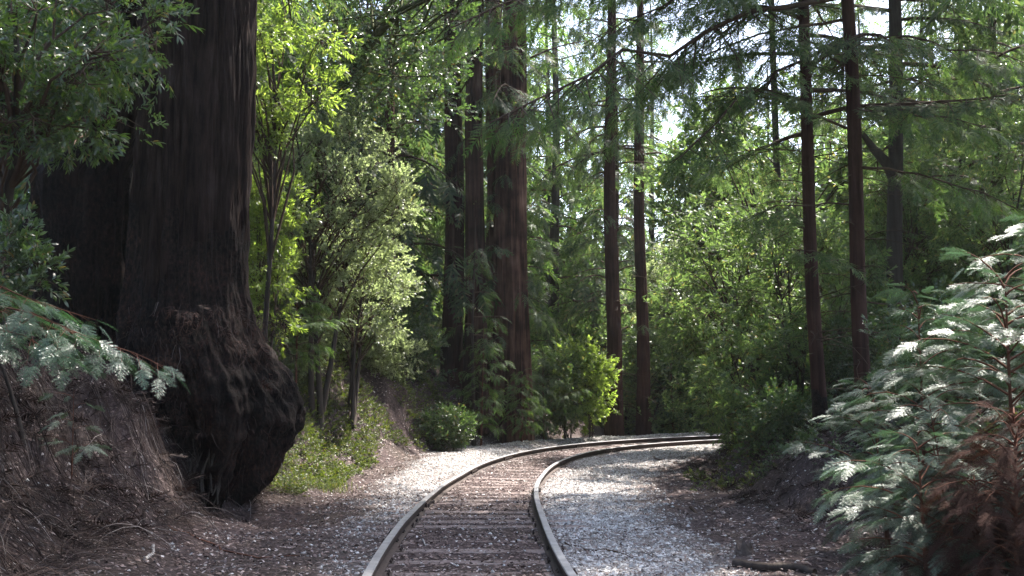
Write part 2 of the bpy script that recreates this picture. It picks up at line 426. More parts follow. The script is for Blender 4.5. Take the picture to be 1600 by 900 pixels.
for i, s_ in enumerate(tie_s):
    x, y, z, t = track_pt(s_, rng.uniform(-.05, .05))
    L, Wd = 2.5/2, rng.uniform(.10, .125)
    nx = 26
    xs = np.linspace(-L, L, nx)
    pr = [(-Wd, -.10), (-Wd, -.012), (-Wd+.012, 0), (-.03, .0), (.04, .0), (Wd-.012, 0), (Wd, -.012), (Wd, -.10)]
    V = np.array([[a, b+vnoise(a*5, b*30, i, 3)*.008, c+vnoise(a*6, b*40, i*3.3, 4)*.008*(c > -.05)] for a in xs for b, c in pr])
    k = len(pr); q = np.arange(nx-1)[:, None]*k; j = np.arange(k)[None]; j2 = (j+1) % k
    F = np.concatenate([np.stack([q+j, q+k+j, q+j2], -1).reshape(-1, 3), np.stack([q+j2, q+k+j, q+k+j2], -1).reshape(-1, 3)])
    e = (nx-1)*k
    F = np.concatenate([F, [[0, u, u+1] for u in range(1, k-1)], [[e, e+u+1, e+u] for u in range(1, k-1)]])
    me = mesh('railway_tie', V, F, TIEMAT)
    lab = 'weathered wooden tie across the track, %s from the viewer' % ordw(i)
    o = link('railway_tie', me, None, (x, y, z-.124+rng.uniform(-.008, .008)), lab, 'railway tie', 'wooden ties under the rails')
    o.rotation_euler = (rng.uniform(-.01, .01), rng.uniform(-.008, .008), -t+rng.uniform(-.03, .03))
    if s_ < 20:
        for sd in (-1, 1):
            pb = MB()
            a, b = sd*GAUGE/2-.1, sd*GAUGE/2+.1
            bx = [(a, -.08, .002), (b, -.08, .002), (b, .08, .002), (a, .08, .002), (a, -.08, .006), (b, -.08, .006), (b, .08, .006), (a, .08, .006)]
            pb.add(bx, [(4, 5, 6), (4, 6, 7), (0, 1, 5), (0, 5, 4), (1, 2, 6), (1, 6, 5), (2, 3, 7), (2, 7, 6), (3, 0, 4), (3, 4, 7)])
            tp = link('tie_plate', pb.mesh('tie_plate', [RUST]), o)
            if s_ < 11:
                for hx in (-1, 1):
                    for hy in (-.05, .05):
                        pb = MB(); cx = sd*GAUGE/2+hx*.075
                        pb.tube([(cx, hy, -.01), (cx, hy, .022), (cx-hx*.012, hy, .03)], [.010, .010, .017], 6)
                        link('rail_spike', pb.mesh('rail_spike', [RUST]), tp)

# ------------------------------------------------------------------ loose cover on the ground
def scatter(n_, x0, x1, y0, y1, dens):
    x = rng.uniform(x0, x1, n_); y = y0+(y1-y0)*rng.random(n_)**1.25
    S, W = near(x, y)
    keep = (rng.random(n_) < dens(x, y, S, W)) & (np.abs(x) < y*.56+.8)
    return x[keep], y[keep], S[keep], W[keep]
_oc = np.array([[1, 0, 0], [-1, 0, 0], [0, 1, 0], [0, -1, 0], [0, 0, 1], [0, 0, -1.]])
_of = np.array([[0, 2, 4], [2, 1, 4], [1, 3, 4], [3, 0, 4], [2, 0, 5], [1, 2, 5], [3, 1, 5], [0, 3, 5]])
def stones(x, y, z, size):
    k = len(x)
    V = _oc[None]*(rng.uniform(.55, 1.3, (k, 6, 1))) + rng.normal(0, .18, (k, 6, 3))
    V[:, :, 2] *= .65
    a = rng.uniform(0, 2*PI, k); c_, s2 = np.cos(a), np.sin(a)
    X = V[:, :, 0]*c_[:, None]-V[:, :, 1]*s2[:, None]; Y = V[:, :, 0]*s2[:, None]+V[:, :, 1]*c_[:, None]
    V = np.stack([X, Y, V[:, :, 2]], -1)*size[:, None, None]+np.stack([x, y, z], -1)[:, None]
    F = _of[None]+(np.arange(k)*6)[:, None, None]
    return V.reshape(-1, 3), F.reshape(-1, 3)
def gd(x, y, S, W): return gravel_at(S, W, fbm(x*.9, y*.9, 0, 31, 4), fbm(x*.35, y*.35, 0, 37, 3))
x, y, S, W = scatter(560000, -5, 11, 6, 33, lambda x, y, S, W: gd(x, y, S, W)*.9+.02)
V, F = stones(x, y, ground(x, y)+.004, rng.gamma(4, .0027, len(x)).clip(.006, .03)*(1+y*.012))
BALLAST = rand_mat('crushed_ballast', [(0, (.15, .13, .12)), (.12, (.26, .215, .195)), (.3, (.38, .36, .345)), (.8, (.52, .50, .49)), (1, (.70, .68, .67))], .8, .35)
link('gravel', mesh('gravel', V, F, BALLAST), label='pale grey crushed stone ballast spread beside both rails', cat='gravel', kind='stuff')
# leaf litter and wood chips
def litter(n_, x0, x1, y0, y1, dens, lo, hi, asp, lift=.006, tilt=.5):
    x, y, S, W = scatter(n_, x0, x1, y0, y1, dens)
    k = len(x); z = ground(x, y)
    e = .12
    gxn = (ground(x+e, y)-z)/e; gyn = (ground(x, y+e)-z)/e
    N = norm(np.stack([-gxn, -gyn, np.ones(k)], -1)+rng.normal(0, tilt*.5, (k, 3)))
    a = rng.uniform(0, 2*PI, k); D = np.stack([np.cos(a), np.sin(a), np.zeros(k)], -1)
    D = norm(D-N*(D*N).sum(1)[:, None]); Y = np.cross(N, D)
    L = rng.uniform(lo, hi, k)*(1+y*.012)
    B = np.stack([D*L[:, None], Y*(L*asp)[:, None], N*L[:, None]], 1)
    return B, np.stack([x, y, z+lift+rng.uniform(0, .012, k)], -1)
LEAF1 = (np.array([[-.5, 0, .0], [-.15, -.5, .12], [-.15, .5, .1], [.25, -.42, .1], [.25, .42, .13], [.55, 0, -.02]]), np.array([[0, 1, 2], [1, 3, 4], [1, 4, 2], [3, 5, 4]]), np.zeros(4, int))
CHIP = (np.array([[-.5, -.5, 0], [.5, -.35, 0.03], [.45, .5, .0], [-.5, .4, .06]]), np.array([[0, 1, 2], [0, 2, 3]]), np.zeros(2, int))
nog = lambda x, y, S, W: np.clip(1.0-.72*gd(x, y, S, W), 0, 1)*np.where(np.abs(W) < 7, 1, .3)
mb = MB(); mb.inst(LEAF1, *litter(56000, -7, 9, 6, 28, lambda x, y, S, W: nog(x, y, S, W)*.75, .02, .055, .42))
LITTER = rand_mat('dry_leaf_litter', [(0, (.035, .022, .020)), (.4, (.11, .07, .062)), (.78, (.21, .15, .135)), (.93, (.32, .27, .265)), (1, (.55, .52, .52))], .6, .4)
mb2 = MB(); mb2.inst(CHIP, *litter(120000, -7, 9, 6, 28, lambda x, y, S, W: np.where(np.abs(W) < .75, .85, nog(x, y, S, W)*.7), .010, .035, .5, .004))
CHIPS = rand_mat('wood_chips', [(0, (.04, .026, .024)), (.4, (.14, .094, .085)), (.85, (.26, .19, .175)), (1, (.45, .40, .39))], .8, .3)
link('dry_leaves', mb.mesh('dry_leaves', [LITTER]), label='brown and tan dry leaves strewn along the track verges', cat='leaf litter', kind='stuff')
link('wood_debris', mb2.mesh('wood_debris', [CHIPS]), label='small reddish wood chips between and beside the rails', cat='wood debris', kind='stuff')
def twigs(n_, x0, x1, y0, y1, dens, lo, hi, r0, arch=.15, down=0, seg=4, seed=0, lift=.0):
    x, y, S, W = scatter(n_, x0, x1, y0, y1, dens)
    m_ = MB(); k = len(x)
    L = rng.uniform(lo, hi, k)
    a = rng.uniform(0, 2*PI, k)
    t = np.linspace(0, 1, seg+1)
    bend = rng.normal(0, .7, k)
    ang = a[:, None]+bend[:, None]*t[None]
    dx = np.cos(ang)*L[:, None]/seg; dy = np.sin(ang)*L[:, None]/seg
    PX = x[:, None]+np.cumsum(dx, 1)-dx; PY = y[:, None]+np.cumsum(dy, 1)-dy
    Z = ground(PX, PY)+lift+r0+(np.sin(t*PI)[None]*L[:, None]*arch*rng.random((k, 1)))
    P = np.stack([PX, PY, Z], -1)
    T = norm(np.gradient(P, axis=1)); A = norm(np.cross(T, np.array([0, 0, 1.]))); Bn = np.cross(T, A)
    rad = (r0*rng.uniform(.5, 1.3, k))[:, None]*(1-.6*t)[None]
    ag = np.arange(3)*2*PI/3
    V = P[:, :, None]+rad[:, :, None, None]*(np.cos(ag)[None, None, :, None]*A[:, :, None]+np.sin(ag)[None, None, :, None]*Bn[:, :, None])
    q = np.arange(seg)[:, None]*3; j = np.arange(3)[None]; j2 = (j+1) % 3
    f = np.concatenate([np.stack([q+j, q+3+j, q+j2], -1).reshape(-1, 3), np.stack([q+j2, q+3+j, q+3+j2], -1).reshape(-1, 3)])
    return V.reshape(-1, 3), (f[None]+(np.arange(k)*(seg+1)*3)[:, None, None]).reshape(-1, 3)
V, F = twigs(15000, -7, 9, 6, 26, lambda x, y, S, W: nog(x, y, S, W)*np.where(np.abs(W) < .8, .1, .8), .05, .3, .0025, .12)
TW = rand_mat('fallen_twigs', [(0, (.03, .02, .017)), (.5, (.075, .052, .046)), (.9, (.15, .12, .11)), (1, (.36, .32, .31))], .8, .3)
link('twig_litter', mesh('twig_litter', V, F, TW), label='thin brown twigs scattered over the forest floor', cat='twig litter', kind='stuff')
V, F = twigs(15000, -8, -2.4, 6, 17, lambda x, y, S, W: np.where((W < -2.9) & (W > -6), .9, 0), .2, .85, .0035, .22, seg=6, lift=.01)
TW2 = rand_mat('bank_roots', [(0, (.014, .008, .007)), (.5, (.042, .024, .019)), (.88, (.075, .048, .040)), (.95, (.15, .12, .11)), (1, (.32, .28, .26))], .8, .3)
V2, F2 = twigs(2600, -8, -2.4, 6, 16, lambda x, y, S, W: np.where((W < -2.9) & (W > -5.6), .9, 0), .2, .8, .005, .45, seg=8, lift=.01)
F = np.concatenate([F, F2+len(V)]); V = np.concatenate([V, V2])
link('root_litter', mesh('root_litter', V, F, TW2), label='tangled dead redwood twigs and roots on the left bank', cat='dead twigs', kind='stuff')
#@@TREES
# ------------------------------------------------------------------ foliage pieces
def spray_fine(L=.26, pairs=11, seed=1, nl=.016, stem=1, droop=.5):
    g = np.random.default_rng(seed); V = []; F = []; M = []
    def needle(p, d, up, l_, w_):
        sd = np.cross(d, up); sd /= np.linalg.norm(sd)+1e-9
        i = len(V); V.extend([p-sd*w_/2, p+sd*w_/2, p+d*l_]); F.append([i, i+1, i+2]); M.append(0)
    def bend(p): return np.array([p[0], p[1], p[2]-droop*p[0]**2/L*.6-droop*.5*abs(p[1])**1.5])
    def twig(p0, d, l_):
        i = len(V); sd = np.array([-d[1], d[0], 0])*.0016
        V.extend([bend(p0-sd), bend(p0+sd), bend(p0+d*l_)]); F.append([i, i+1, i+2]); M.append(stem)
        k = int(l_/.0075)
        for q in range(k):
            t = (q+.5)/k; p = p0+d*l_*t
            for s in (-1, 1):
                a = R(58-18*t)*s+g.normal(0, .12)
                nd = np.array([d[0]*math.cos(a)-d[1]*math.sin(a), d[0]*math.sin(a)+d[1]*math.cos(a), g.normal(.05, .22)])
                needle(bend(p), norm(nd), np.array([0, 0, 1.]), nl*(1.1-.5*t)*g.uniform(.8, 1.2), .0046)
    twig(np.zeros(3), np.array([1., 0, 0]), L)
    for q in range(pairs):
        t = (q+.6)/pairs
        for s in (-1, 1):
            a = R(52-12*t)*s+g.normal(0, .08); l_ = L*.52*(1-t*.8)*g.uniform(.75, 1.15)*(min(1, .55+t*2))
            twig(np.array([L*t*.94+g.normal(0, .003), 0, 0]), np.array([math.cos(a), math.sin(a), g.normal(0, .08)]), l_)
    return np.array(V), np.array(F), np.array(M)
def spray_mid(L=.34, pairs=8, seed=1, w_=.017, droop=.6, stem=1):
    g = np.random.default_rng(seed); V = []; F = []; M = []
    def bend(p): return np.array([p[0], p[1], p[2]-droop*p[0]**2/L*.6-droop*.5*abs(p[1])**1.4])
    def blade(p0, d, l_, w2):
        sd = np.array([-d[1], d[0], g.normal(0, .3)])*w2/2; i = len(V)
        V.extend([bend(p0), bend(p0+d*l_*.35-sd), bend(p0+d*l_*.35+sd), bend(p0+d*l_)])
        F.extend([[i, i+1, i+2], [i+1, i+3, i+2]]); M.extend([0, 0])
    blade(np.array([L*.2, 0, 0]), np.array([1., 0, 0]), L*.85, w_*1.2)
    for q in range(pairs):
        t = (q+.5)/pairs
        for s in (-1, 1):
            a = R(54-12*t)*s+g.normal(0, .13); l_ = L*.5*(1-t*.75)*g.uniform(.6, 1.2)
            blade(np.array([L*t*.92, 0, 0]), np.array([math.cos(a), math.sin(a), g.normal(0, .15)]), l_, w_)
    return np.array(V), np.array(F), np.array(M)
def leaf_twig(L=.2, n=10, ll=.075, lw=.022, seed=1, fine=True, stem=1, flat=.4, droop=.3, whorl=0):
    """a twig with leaves set round it"""
    g = np.random.default_rng(seed); mb = MB()
    mb.add(np.array([[0, -.0022, 0], [0, .0022, 0], [L, 0, -.1*L]]), np.array([[0, 1, 2]]), stem)
    if fine:
        lt = np.array([[0, 0, 0], [.28, -.42, .05], [.28, .42, .05], [.68, -.40, .0], [.68, .40, .0], [1, 0, -.10]]); lf = np.array([[0, 1, 2], [1, 3, 2], [2, 3, 4], [3, 5, 4]])
        # a shallow fold along the midrib
        lt[:, 1] *= lw/ll
    else:
        lt = np.array([[0, 0, 0], [.45, -.5*lw/ll, .03], [.45, .5*lw/ll, .03], [1, 0, -.08]]); lf = np.array([[0, 1, 2], [1, 3, 2]])
    k = n
    t = np.clip((np.arange(k)+.7)/k, 0, 1)**(.7 if not whorl else .35)
    T = np.stack([t*L, np.zeros(k), -.1*L*t], -1)
    az = np.arange(k)*2.4+g.normal(0, .4, k); el = g.uniform(.5, 1.2, k)*(1.15-t*.45)
    D = np.stack([np.cos(el), np.sin(el)*np.cos(az), np.sin(el)*np.sin(az)*flat-droop*g.random(k)], -1)
    B = frames(D, None, g.normal(0, .5, k), ll*g.uniform(.6, 1.2, k))
    mb.inst((lt, lf, np.zeros(len(lf), int)), B, T)
    return mb.tpl()
SF = [spray_fine(seed=i) for i in range(3)]
SFU = [spray_fine(L=.25, pairs=10, seed=10+i, nl=.021, droop=.35) for i in range(5)]
SM = [spray_mid(seed=i) for i in range(4)]
SL = [spray_mid(L=.55, pairs=6, seed=20+i, w_=.042) for i in range(3)]
LT_BAY = [leaf_twig(.22, 12, .085, .024, i) for i in range(4)]
LT_OAK = [leaf_twig(.18, 10, .075, .032, 10+i, flat=.6) for i in range(4)]
LT_SM = [leaf_twig(.18, 13, .052, .030, 20+i, fine=False, flat=.8, droop=.1) for i in range(4)]
LT_FAR = [leaf_twig(.30, 11, .11, .055, 30+i, fine=False, flat=.7) for i in range(4)]
LT_RHO = [leaf_twig(.14, 9, .07, .024, 40+i, whorl=1, flat=.9, droop=.25) for i in range(3)]

def curve_pts(p0, az, el, L, droop, k, g, wig=.08):
    P = [np.array(p0, float)]; e = el; a = az
    for i in range(k):
        d = np.array([math.cos(e)*math.sin(a), math.cos(e)*math.cos(a), math.sin(e)])
        P.append(P[-1]+d*L/k); e -= droop/k+g.normal(0, wig*.5); a += g.normal(0, wig)
    return np.array(P)
class Fol:
    def __init__(s, tpls, g): s.t = tpls; s.g = g; s.T = []; s.D = []; s.S = []; s.U = []
    def put(s, p, d, sc, up=(0, 0, 1)): s.T.append(p); s.D.append(d); s.S.append(sc); s.U.append(up)
    def into(s, mb, roll=.35):
        if not s.T: return
        T = np.array(s.T); D = np.array(s.D); S_ = np.array(s.S); U = np.array(s.U, float)
        ch = s.g.integers(0, len(s.t), len(T)); ro = s.g.normal(0, roll, len(T))
        B = frames(D, U, ro, S_)
        for i, t in enumerate(s.t):
            k = ch == i
            mb.inst(t, B[k], T[k])
def conifer_branch(wood, fol, p0, az, el, L, droop, g, r0=.02, lat=.16, spr=.15, spl=.30, side=.42, hang=.15, bare=.15, wm=0):
    k = max(5, int(L/.25)); P = curve_pts(p0, az, el, L, droop, k, g)
    wood.tube(P, np.linspace(r0, r0*.2, k+1), 4, wm, cap=False)
    seg = np.linspace(0, L, k+1)
    def pos(s_): return np.array([np.interp(s_, seg, P[:, c]) for c in range(3)])
    n = int(L*(1-bare)/lat); sgn = 1
    for q in range(n):
        s_ = L*bare+lat*(q+g.uniform(0, .8)); t = s_/L
        if t >= .98: break
        o = pos(s_); d = norm(pos(min(L, s_+.05))-o)
        h = norm(np.array([d[1], -d[0], 0])); sgn = -sgn
        ll = side*L*(1-t)**.75*g.uniform(.55, 1.15)+spl*.4
        a = g.uniform(.75, 1.1)
        ld = norm(d*math.cos(a)+h*sgn*math.sin(a)+np.array([0, 0, -hang*g.uniform(.3, 1.5)]))
        m_ = max(1, int(round(ll/spr)))
        end = o+ld*ll+np.array([0, 0, -hang*ll*.5])
        if ll > .35: wood.tube([o, (o+end)/2+np.array([0, 0, .01]), end], [r0*.3, r0*.2, r0*.1], 3, wm, cap=False)
        for z in range(m_):
            u = (z+.4)/m_; pp = o+(end-o)*u
            side_d = h*sgn*(.2)+d*.8 if z % 2 else h*sgn*.9-d*.1
            dd = norm(ld*.9+side_d*g.uniform(.2, .9)+np.array([0, 0, -hang*g.uniform(.2, 1.6)]))
            fol.put(pp, dd, spl/.3*g.uniform(.7, 1.15))
        fol.put(end, norm(ld+np.array([0, 0, -hang])), spl/.3*g.uniform(.7, 1.0))
    fol.put(P[-2], norm(P[-1]-P[-2]), spl/.3)
def trunk_pts(H, g, lean=(0, 0), wob=.02, step=.6, z0=-.4):
    z = np.arange(z0, H, step); P = np.zeros((len(z), 3)); P[:, 2] = z
    f1, f2 = g.uniform(0, 6, 2)
    P[:, 0] = lean[0]*z+wob*np.sin(z*.5+f1)*np.clip(z, 0, 3); P[:, 1] = lean[1]*z+wob*np.cos(z*.43+f2)*np.clip(z, 0, 3)
    return P
def trunk_mesh(mb, P, r, n=20, m=0, flute=.06, flare=.25, seed=0, H=None, char=0):
    """ribbed tapering bole"""
    H = H or P[-1, 2]; k = len(P); z = P[:, 2]
    zz = np.clip(z, 0, None)
    rad = r*(1-.88*(zz/H)**.9)+r*flare*np.exp(-zz/(r*2.2))
    a = np.arange(n)*2*PI/n
    A, Z = np.meshgrid(a, z)
    fl = 1+flute*(fbm(np.cos(A)*2.6, np.sin(A)*2.6, Z*.22, seed, 3)*1.6+fbm(np.cos(A)*7, np.sin(A)*7, Z*.6, seed+5, 2)*.6)
    RR = rad[:, None]*fl
    V = np.stack([P[:, 0:1]+RR*np.cos(A), P[:, 1:2]+RR*np.sin(A), Z+0*RR], -1).reshape(-1, 3)
    i = np.arange(k-1)[:, None]*n; j = np.arange(n)[None]; j2 = (j+1) % n
    F = np.concatenate([np.stack([i+j, i+j2, i+n+j], -1).reshape(-1, 3), np.stack([i+j2, i+n+j2, i+n+j], -1).reshape(-1, 3)])
    mm = np.full(len(F), m)
    if char:
        zf = V[F[:, 0], 2]; af = V[F[:, 0]]; mm[zf+.25*fbm(af[:, 0]*9, af[:, 1]*9, zf*3, 5, 2) < char] = 2
    mb.add(V, F, mm)
    return lambda zq: (np.array([np.interp(zq, z, P[:, 0]), np.interp(zq, z, P[:, 1]), zq]), float(np.interp(zq, z, rad)))
def conifer(root, H, r, z0, Lmax, nb, seed, tpls, mats, bark=None, lean=(0, 0), n=16, flute=.08, droop=.5, el=.12, azf=None, low=None, prof=None,
            spl=.34, lat=.2, spr=.2, hang=.2, dead=0, step=.7, tuft=0, side=.42, flare=.25, char=0):
    g = np.random.default_rng(seed); wood = MB(); leaves = MB()
    P = trunk_pts(H, g, lean, step=step); fn = trunk_mesh(wood, P, r, n, 0, flute, flare, seed, H, char)
    fol = Fol(tpls, g)
    for b in range(nb):
        z = z0+(H*.97-z0)*((b+g.random()*.6)/nb)**1.05
        p, rr = fn(z); az = b*2.39+g.normal(0, .3) if azf is None else azf(g, z)
        t = (z-z0)/(H-z0)
        L = Lmax*((1-t)**.75 if prof is None else prof(t))*(g.uniform(.6, 1.12) if H > 4 else g.uniform(.35, 1.25))
        if L < (.3 if H > 4 else .12): continue
        o = p+np.array([math.sin(az), math.cos(az), 0])*rr*.8
        conifer_branch(wood, fol, o, az, el+t*.5+g.normal(0, .13), L, droop*g.uniform(.6, 1.4), g, min(.012+.012*L, r*.35), lat, spr, spl, hang=hang, wm=1, side=side)
    for b in range(dead):
        z = g.uniform(.6, z0+1.5); p, rr = fn(z); az = g.uniform(0, 2*PI)
        Q = curve_pts(p+np.array([math.sin(az), math.cos(az), 0])*rr*.8, az, g.normal(.05, .2), g.uniform(.5, 1.8)*Lmax*.35, .5, 6, g, .12)
        wood.tube(Q, np.linspace(.010, .003, 7), 3, 1, cap=False)
        for q in range(3):
            i = g.integers(2, 6); Q2 = curve_pts(Q[i], az+g.choice([-1, 1])*.8, g.normal(0, .3), .35, .5, 3, g, .1); wood.tube(Q2, [.004, .003, .002, .001], 3, 1, cap=False)
    for b in range(tuft):      # short sprouts on the bole
        z = g.uniform(max(.3, z0*.15), z0*1.6+2); p, rr = fn(z); az = g.uniform(0, 2*PI)
        conifer_branch(wood, fol, p+np.array([math.sin(az), math.cos(az), 0])*rr*.9, az, g.uniform(-.2, .5), g.uniform(.35, 1.0), 1.1, g, .008, .14, .14, spl*.9, hang=.45, wm=1)
    fol.into(leaves)
    tr = link('trunk', wood.mesh('trunk', [bark or BARK_RED, mats[1]]+([BARK_CHAR] if char else []), True), root)
    cr = link('crown', leaves.mesh('crown', [mats[0], mats[1]]), root)
    return tr, cr, fn
def clump(wood, fol, c, rad, ntw, g, base, r0=.012, nsub=7, wm=1, up=.25, sc=1):
    """a clump of leafy twigs round c fed by a few branchlets"""
    ends = []
    for q in range(nsub):
        d = norm(g.normal(0, 1, 3)+np.array([0, 0, up])); e = c+d*rad*g.uniform(.5, 1)
        m_ = c+(e-c)*.5+g.normal(0, .04, 3)*rad
        wood.tube([c, m_, e], [r0*.7, r0*.4, r0*.15], 3, wm, cap=False); ends.append((e, m_, d))
    for q in range(ntw):
        e, m_, d = ends[g.integers(0, nsub)]; t = g.random()
        o = m_+(e-m_)*t*1.1+g.normal(0, .16, 3)*rad
        dd = norm(norm(o-c)*.8+d*.4+g.normal(0, .55, 3)+np.array([0, 0, up]))
        fol.put(o, dd, sc*g.uniform(.75, 1.2))
def broadleaf(root, H, r, seed, tpls, mats, shape, nc=26, crad=.55, ntw=55, lean=(0, 0), bark=None, stems=1, up=.25, sc=1, lift=0, wob=.05, top=.75):
    """shape: (cx,cy,cz,rx,ry,rz) of the crown in local metres"""
    g = np.random.default_rng(seed); wood = MB(); leaves = MB(); fol = Fol(tpls, g)
    cx, cy_, cz, rx, ry, rz = shape; stem = []
    for q in range(stems):
        k = 12; t = np.linspace(0, 1, k)
        o = np.array([g.normal(0, .12), g.normal(0, .12), -.3])*(1 if stems > 1 else 0)+np.array([0, 0, -.3])*(stems == 1)
        tgt = np.array([cx, cy_, cz])+g.normal(0, .4, 3)*np.array([rx, ry, rz*.4])*(1 if stems > 1 else .3)+np.array([0, 0, rz*(top-.5)])
        f1 = g.uniform(0, 6, 2)
        P = o+(tgt-o)*np.stack([t**1.25, t**1.25, t], -1)+np.stack([np.sin(t*5+f1[0])*wob*H*.4*t, np.sin(t*4+f1[1])*wob*H*.4*t, 0*t], -1)
        rr = r*(1 if stems == 1 else .7)*(1-.75*t)+r*.3*np.exp(-t*12)
        wood.tube(P, rr, 9, 0); stem.append((P, rr))
    for q in range(nc):
        d = norm(g.normal(0, 1, 3)); u = g.random()**.33
        c = np.array([cx, cy_, cz])+d*np.array([rx, ry, rz])*(.45+.55*u)
        P, rr = stem[g.integers(0, len(stem))]
        zt = np.clip((c[2]+.5)/(P[-1, 2]+.3)*.72+g.normal(0, .06), .12, .96); i = int(zt*(len(P)-1))
        s0 = P[i]; L = np.linalg.norm(c-s0)
        m1 = s0+(c-s0)*.35+np.array([0, 0, .12*L])+g.normal(0, .05, 3)*L; m2 = s0+(c-s0)*.7+np.array([0, 0, .1*L])+g.normal(0, .05, 3)*L
        b0 = min(rr[i]*.6, .008+.012*L)
        wood.tube([s0, m1, m2, c], [b0, b0*.75, b0*.5, b0*.35], 5, 1, cap=False)
        clump(wood, fol, c, crad*g.uniform(.6, 1.3), int(ntw*g.uniform(.5, 1.4)), g, s0, b0*.5, up=up, sc=sc)
    fol.into(leaves, 1.0)
    link('trunk', wood.mesh('trunk', [bark or BARK_GREY, mats[1]], True), root)
    link('crown', leaves.mesh('crown', [mats[0], mats[1]]), root)

# ------------------------------------------------------------------ the giant redwood on the left bank
def lobed(name, root, rows, n, seed, mats, ridges=1.0, rough=.05, mfn=None, phase=0, lobes=None):
    """bole from rows (z, cx, cy, radius_x, radius_y) with lobes and furrowed bark in the geometry"""
    rows = np.array(rows, float); z = []
    zs = np.arange(rows[0, 0], rows[-1, 0], .035 if rows[-1, 0] < 9 else .06)
    I = lambda c: np.interp(zs, rows[:, 0], rows[:, c])
    kern = np.ones(9)/9
    S_ = lambda v: np.convolve(np.pad(v, 4, 'edge'), kern, 'valid')
    cx, cy_, rx, ry = [S_(I(c)) for c in (1, 2, 3, 4)]
    a = np.arange(n)*2*PI/n; A, Z = np.meshgrid(a, zs)
    ca, sa = np.cos(A), np.sin(A)
    tw = Z*.05
    f = fbm(np.cos(A+tw)*4.2, np.sin(A+tw)*4.2, Z*.22, seed, 4)
    ridge = 1-np.abs(fbm(np.cos(A+tw)*9, np.sin(A+tw)*9, Z*.45, seed+3, 3))*2.4
    low = np.clip((2.6-Z)/1.2, 0, 1) if seed == 11 else 0*Z
    d = (f*.12*ridges+ridge*.065*ridges)*(1-.5*low)+fbm(ca*14, sa*14, Z*2.2, seed+9, 3)*rough
    kn = fbm(ca*5.5, sa*5.5, Z*5.5, seed+20, 4); kf = fbm(ca*12, sa*12, Z*1.7, seed+25, 3); d = d+low*((1-np.abs(kn)*2.6)*.035+(1-np.abs(kf)*2.6)*.03+fbm(ca*9, sa*9, Z*9, seed+40, 3)*.06+fbm(ca*22, sa*22, Z*9, seed+30, 3)*.05+(1-np.abs(fbm(ca*3.2, sa*3.2, Z*2.6, seed+50, 3))*3.2)*.085+fbm(ca*6, sa*6, Z*.6, seed+60, 3)*.38*np.clip((.75-Z)/1.1, 0, 1))
    if lobes is not None: d = d+lobes(A, Z)
    V = np.stack([cx[:, None]+ca*(rx[:, None]+d), cy_[:, None]+sa*(ry[:, None]+d), Z], -1).reshape(-1, 3)
    k = len(zs); i = np.arange(k-1)[:, None]*n; j = np.arange(n)[None]; j2 = (j+1) % n
    F = np.stack([i+j, i+j2, i+n+j2, i+n+j], -1).reshape(-1, 4)
    mi = np.zeros(len(F), int)
    if mfn is not None:
        mi = mfn(A[:-1], Z[:-1]).ravel()
    return link(name, mesh(name, V, F, mats, mi, True), root)
gY = 13.6
gb = at(318, 800, gY)
GRED = thing('giant_redwood', 'huge dark redwood with charred overhanging burl base on the left bank', 'tree', (gb[0], gY, 0))
kpx = 1600/gY
def row(py, xl, xr, dy=0, ryf=1.0):
    p = at((xl+xr)/2, py, gY); rw = (xr-xl)/2/kpx*1.0
    return (p[2], p[0]-gb[0], dy, rw, rw*ryf)
rows = [row(830, 290, 350, -.1, 1.0), row(800, 262, 375, -.1, 1), row(770, 240, 392, -.1), row(730, 228, 412, -.05), row(690, 215, 436, 0, .95), row(645, 205, 447, 0, .95), row(600, 200, 438, 0, .95), row(560, 200, 414, .0),
        row(520, 200, 396), row(480, 205, 382), row(430, 212, 376), row(330, 222, 379), row(200, 230, 386), row(0, 236, 393), row(-200, 242, 392)]
topz = rows[-1][0]
rows += [(16, .35, .1, .48, .48), (26, .6, .1, .22, .22), (33, .7, .1, .05, .05)]
def lobes(A, Z):
    k = np.clip((1.9-Z)/1.6, 0, 1)
    # buttress lobes towards the track (front is -y, track side +x) with dark gaps between them
    gap = np.exp(-((((A-(-PI*.50)) + PI) % (2*PI)-PI)/.30)**2)*.50+np.exp(-((((A-(-PI*.24))+PI) % (2*PI)-PI)/.10)**2)*.30
    lob = np.exp(-((((A-(-PI*.34))+PI) % (2*PI)-PI)/.22)**2)*.16+np.exp(-((((A-(-PI*.05))+PI) % (2*PI)-PI)/.35)**2)*.10
    hang = np.clip((.35-Z)/.9, 0, 1)
    side = np.exp(-((((A-0)+PI) % (2*PI)-PI)/.7)**2)*.35*hang
    n_ = fbm(np.cos(A)*2.2, np.sin(A)*2.2, Z*1.1, 77, 4)*.24
    return k*(lob-gap*np.clip((1.25-Z)/.5, 0, 1)+n_)-side*k
def charm(A, Z):
    return (fbm(np.cos(A)*2, np.sin(A)*2, Z*.8, 5, 3)*1.2+Z < 3.0).astype(int)
lobed('trunk', GRED, rows, 300, 11, [BARK_OLD, BARK_CHAR], 1.0, .05, charm, lobes=lobes)
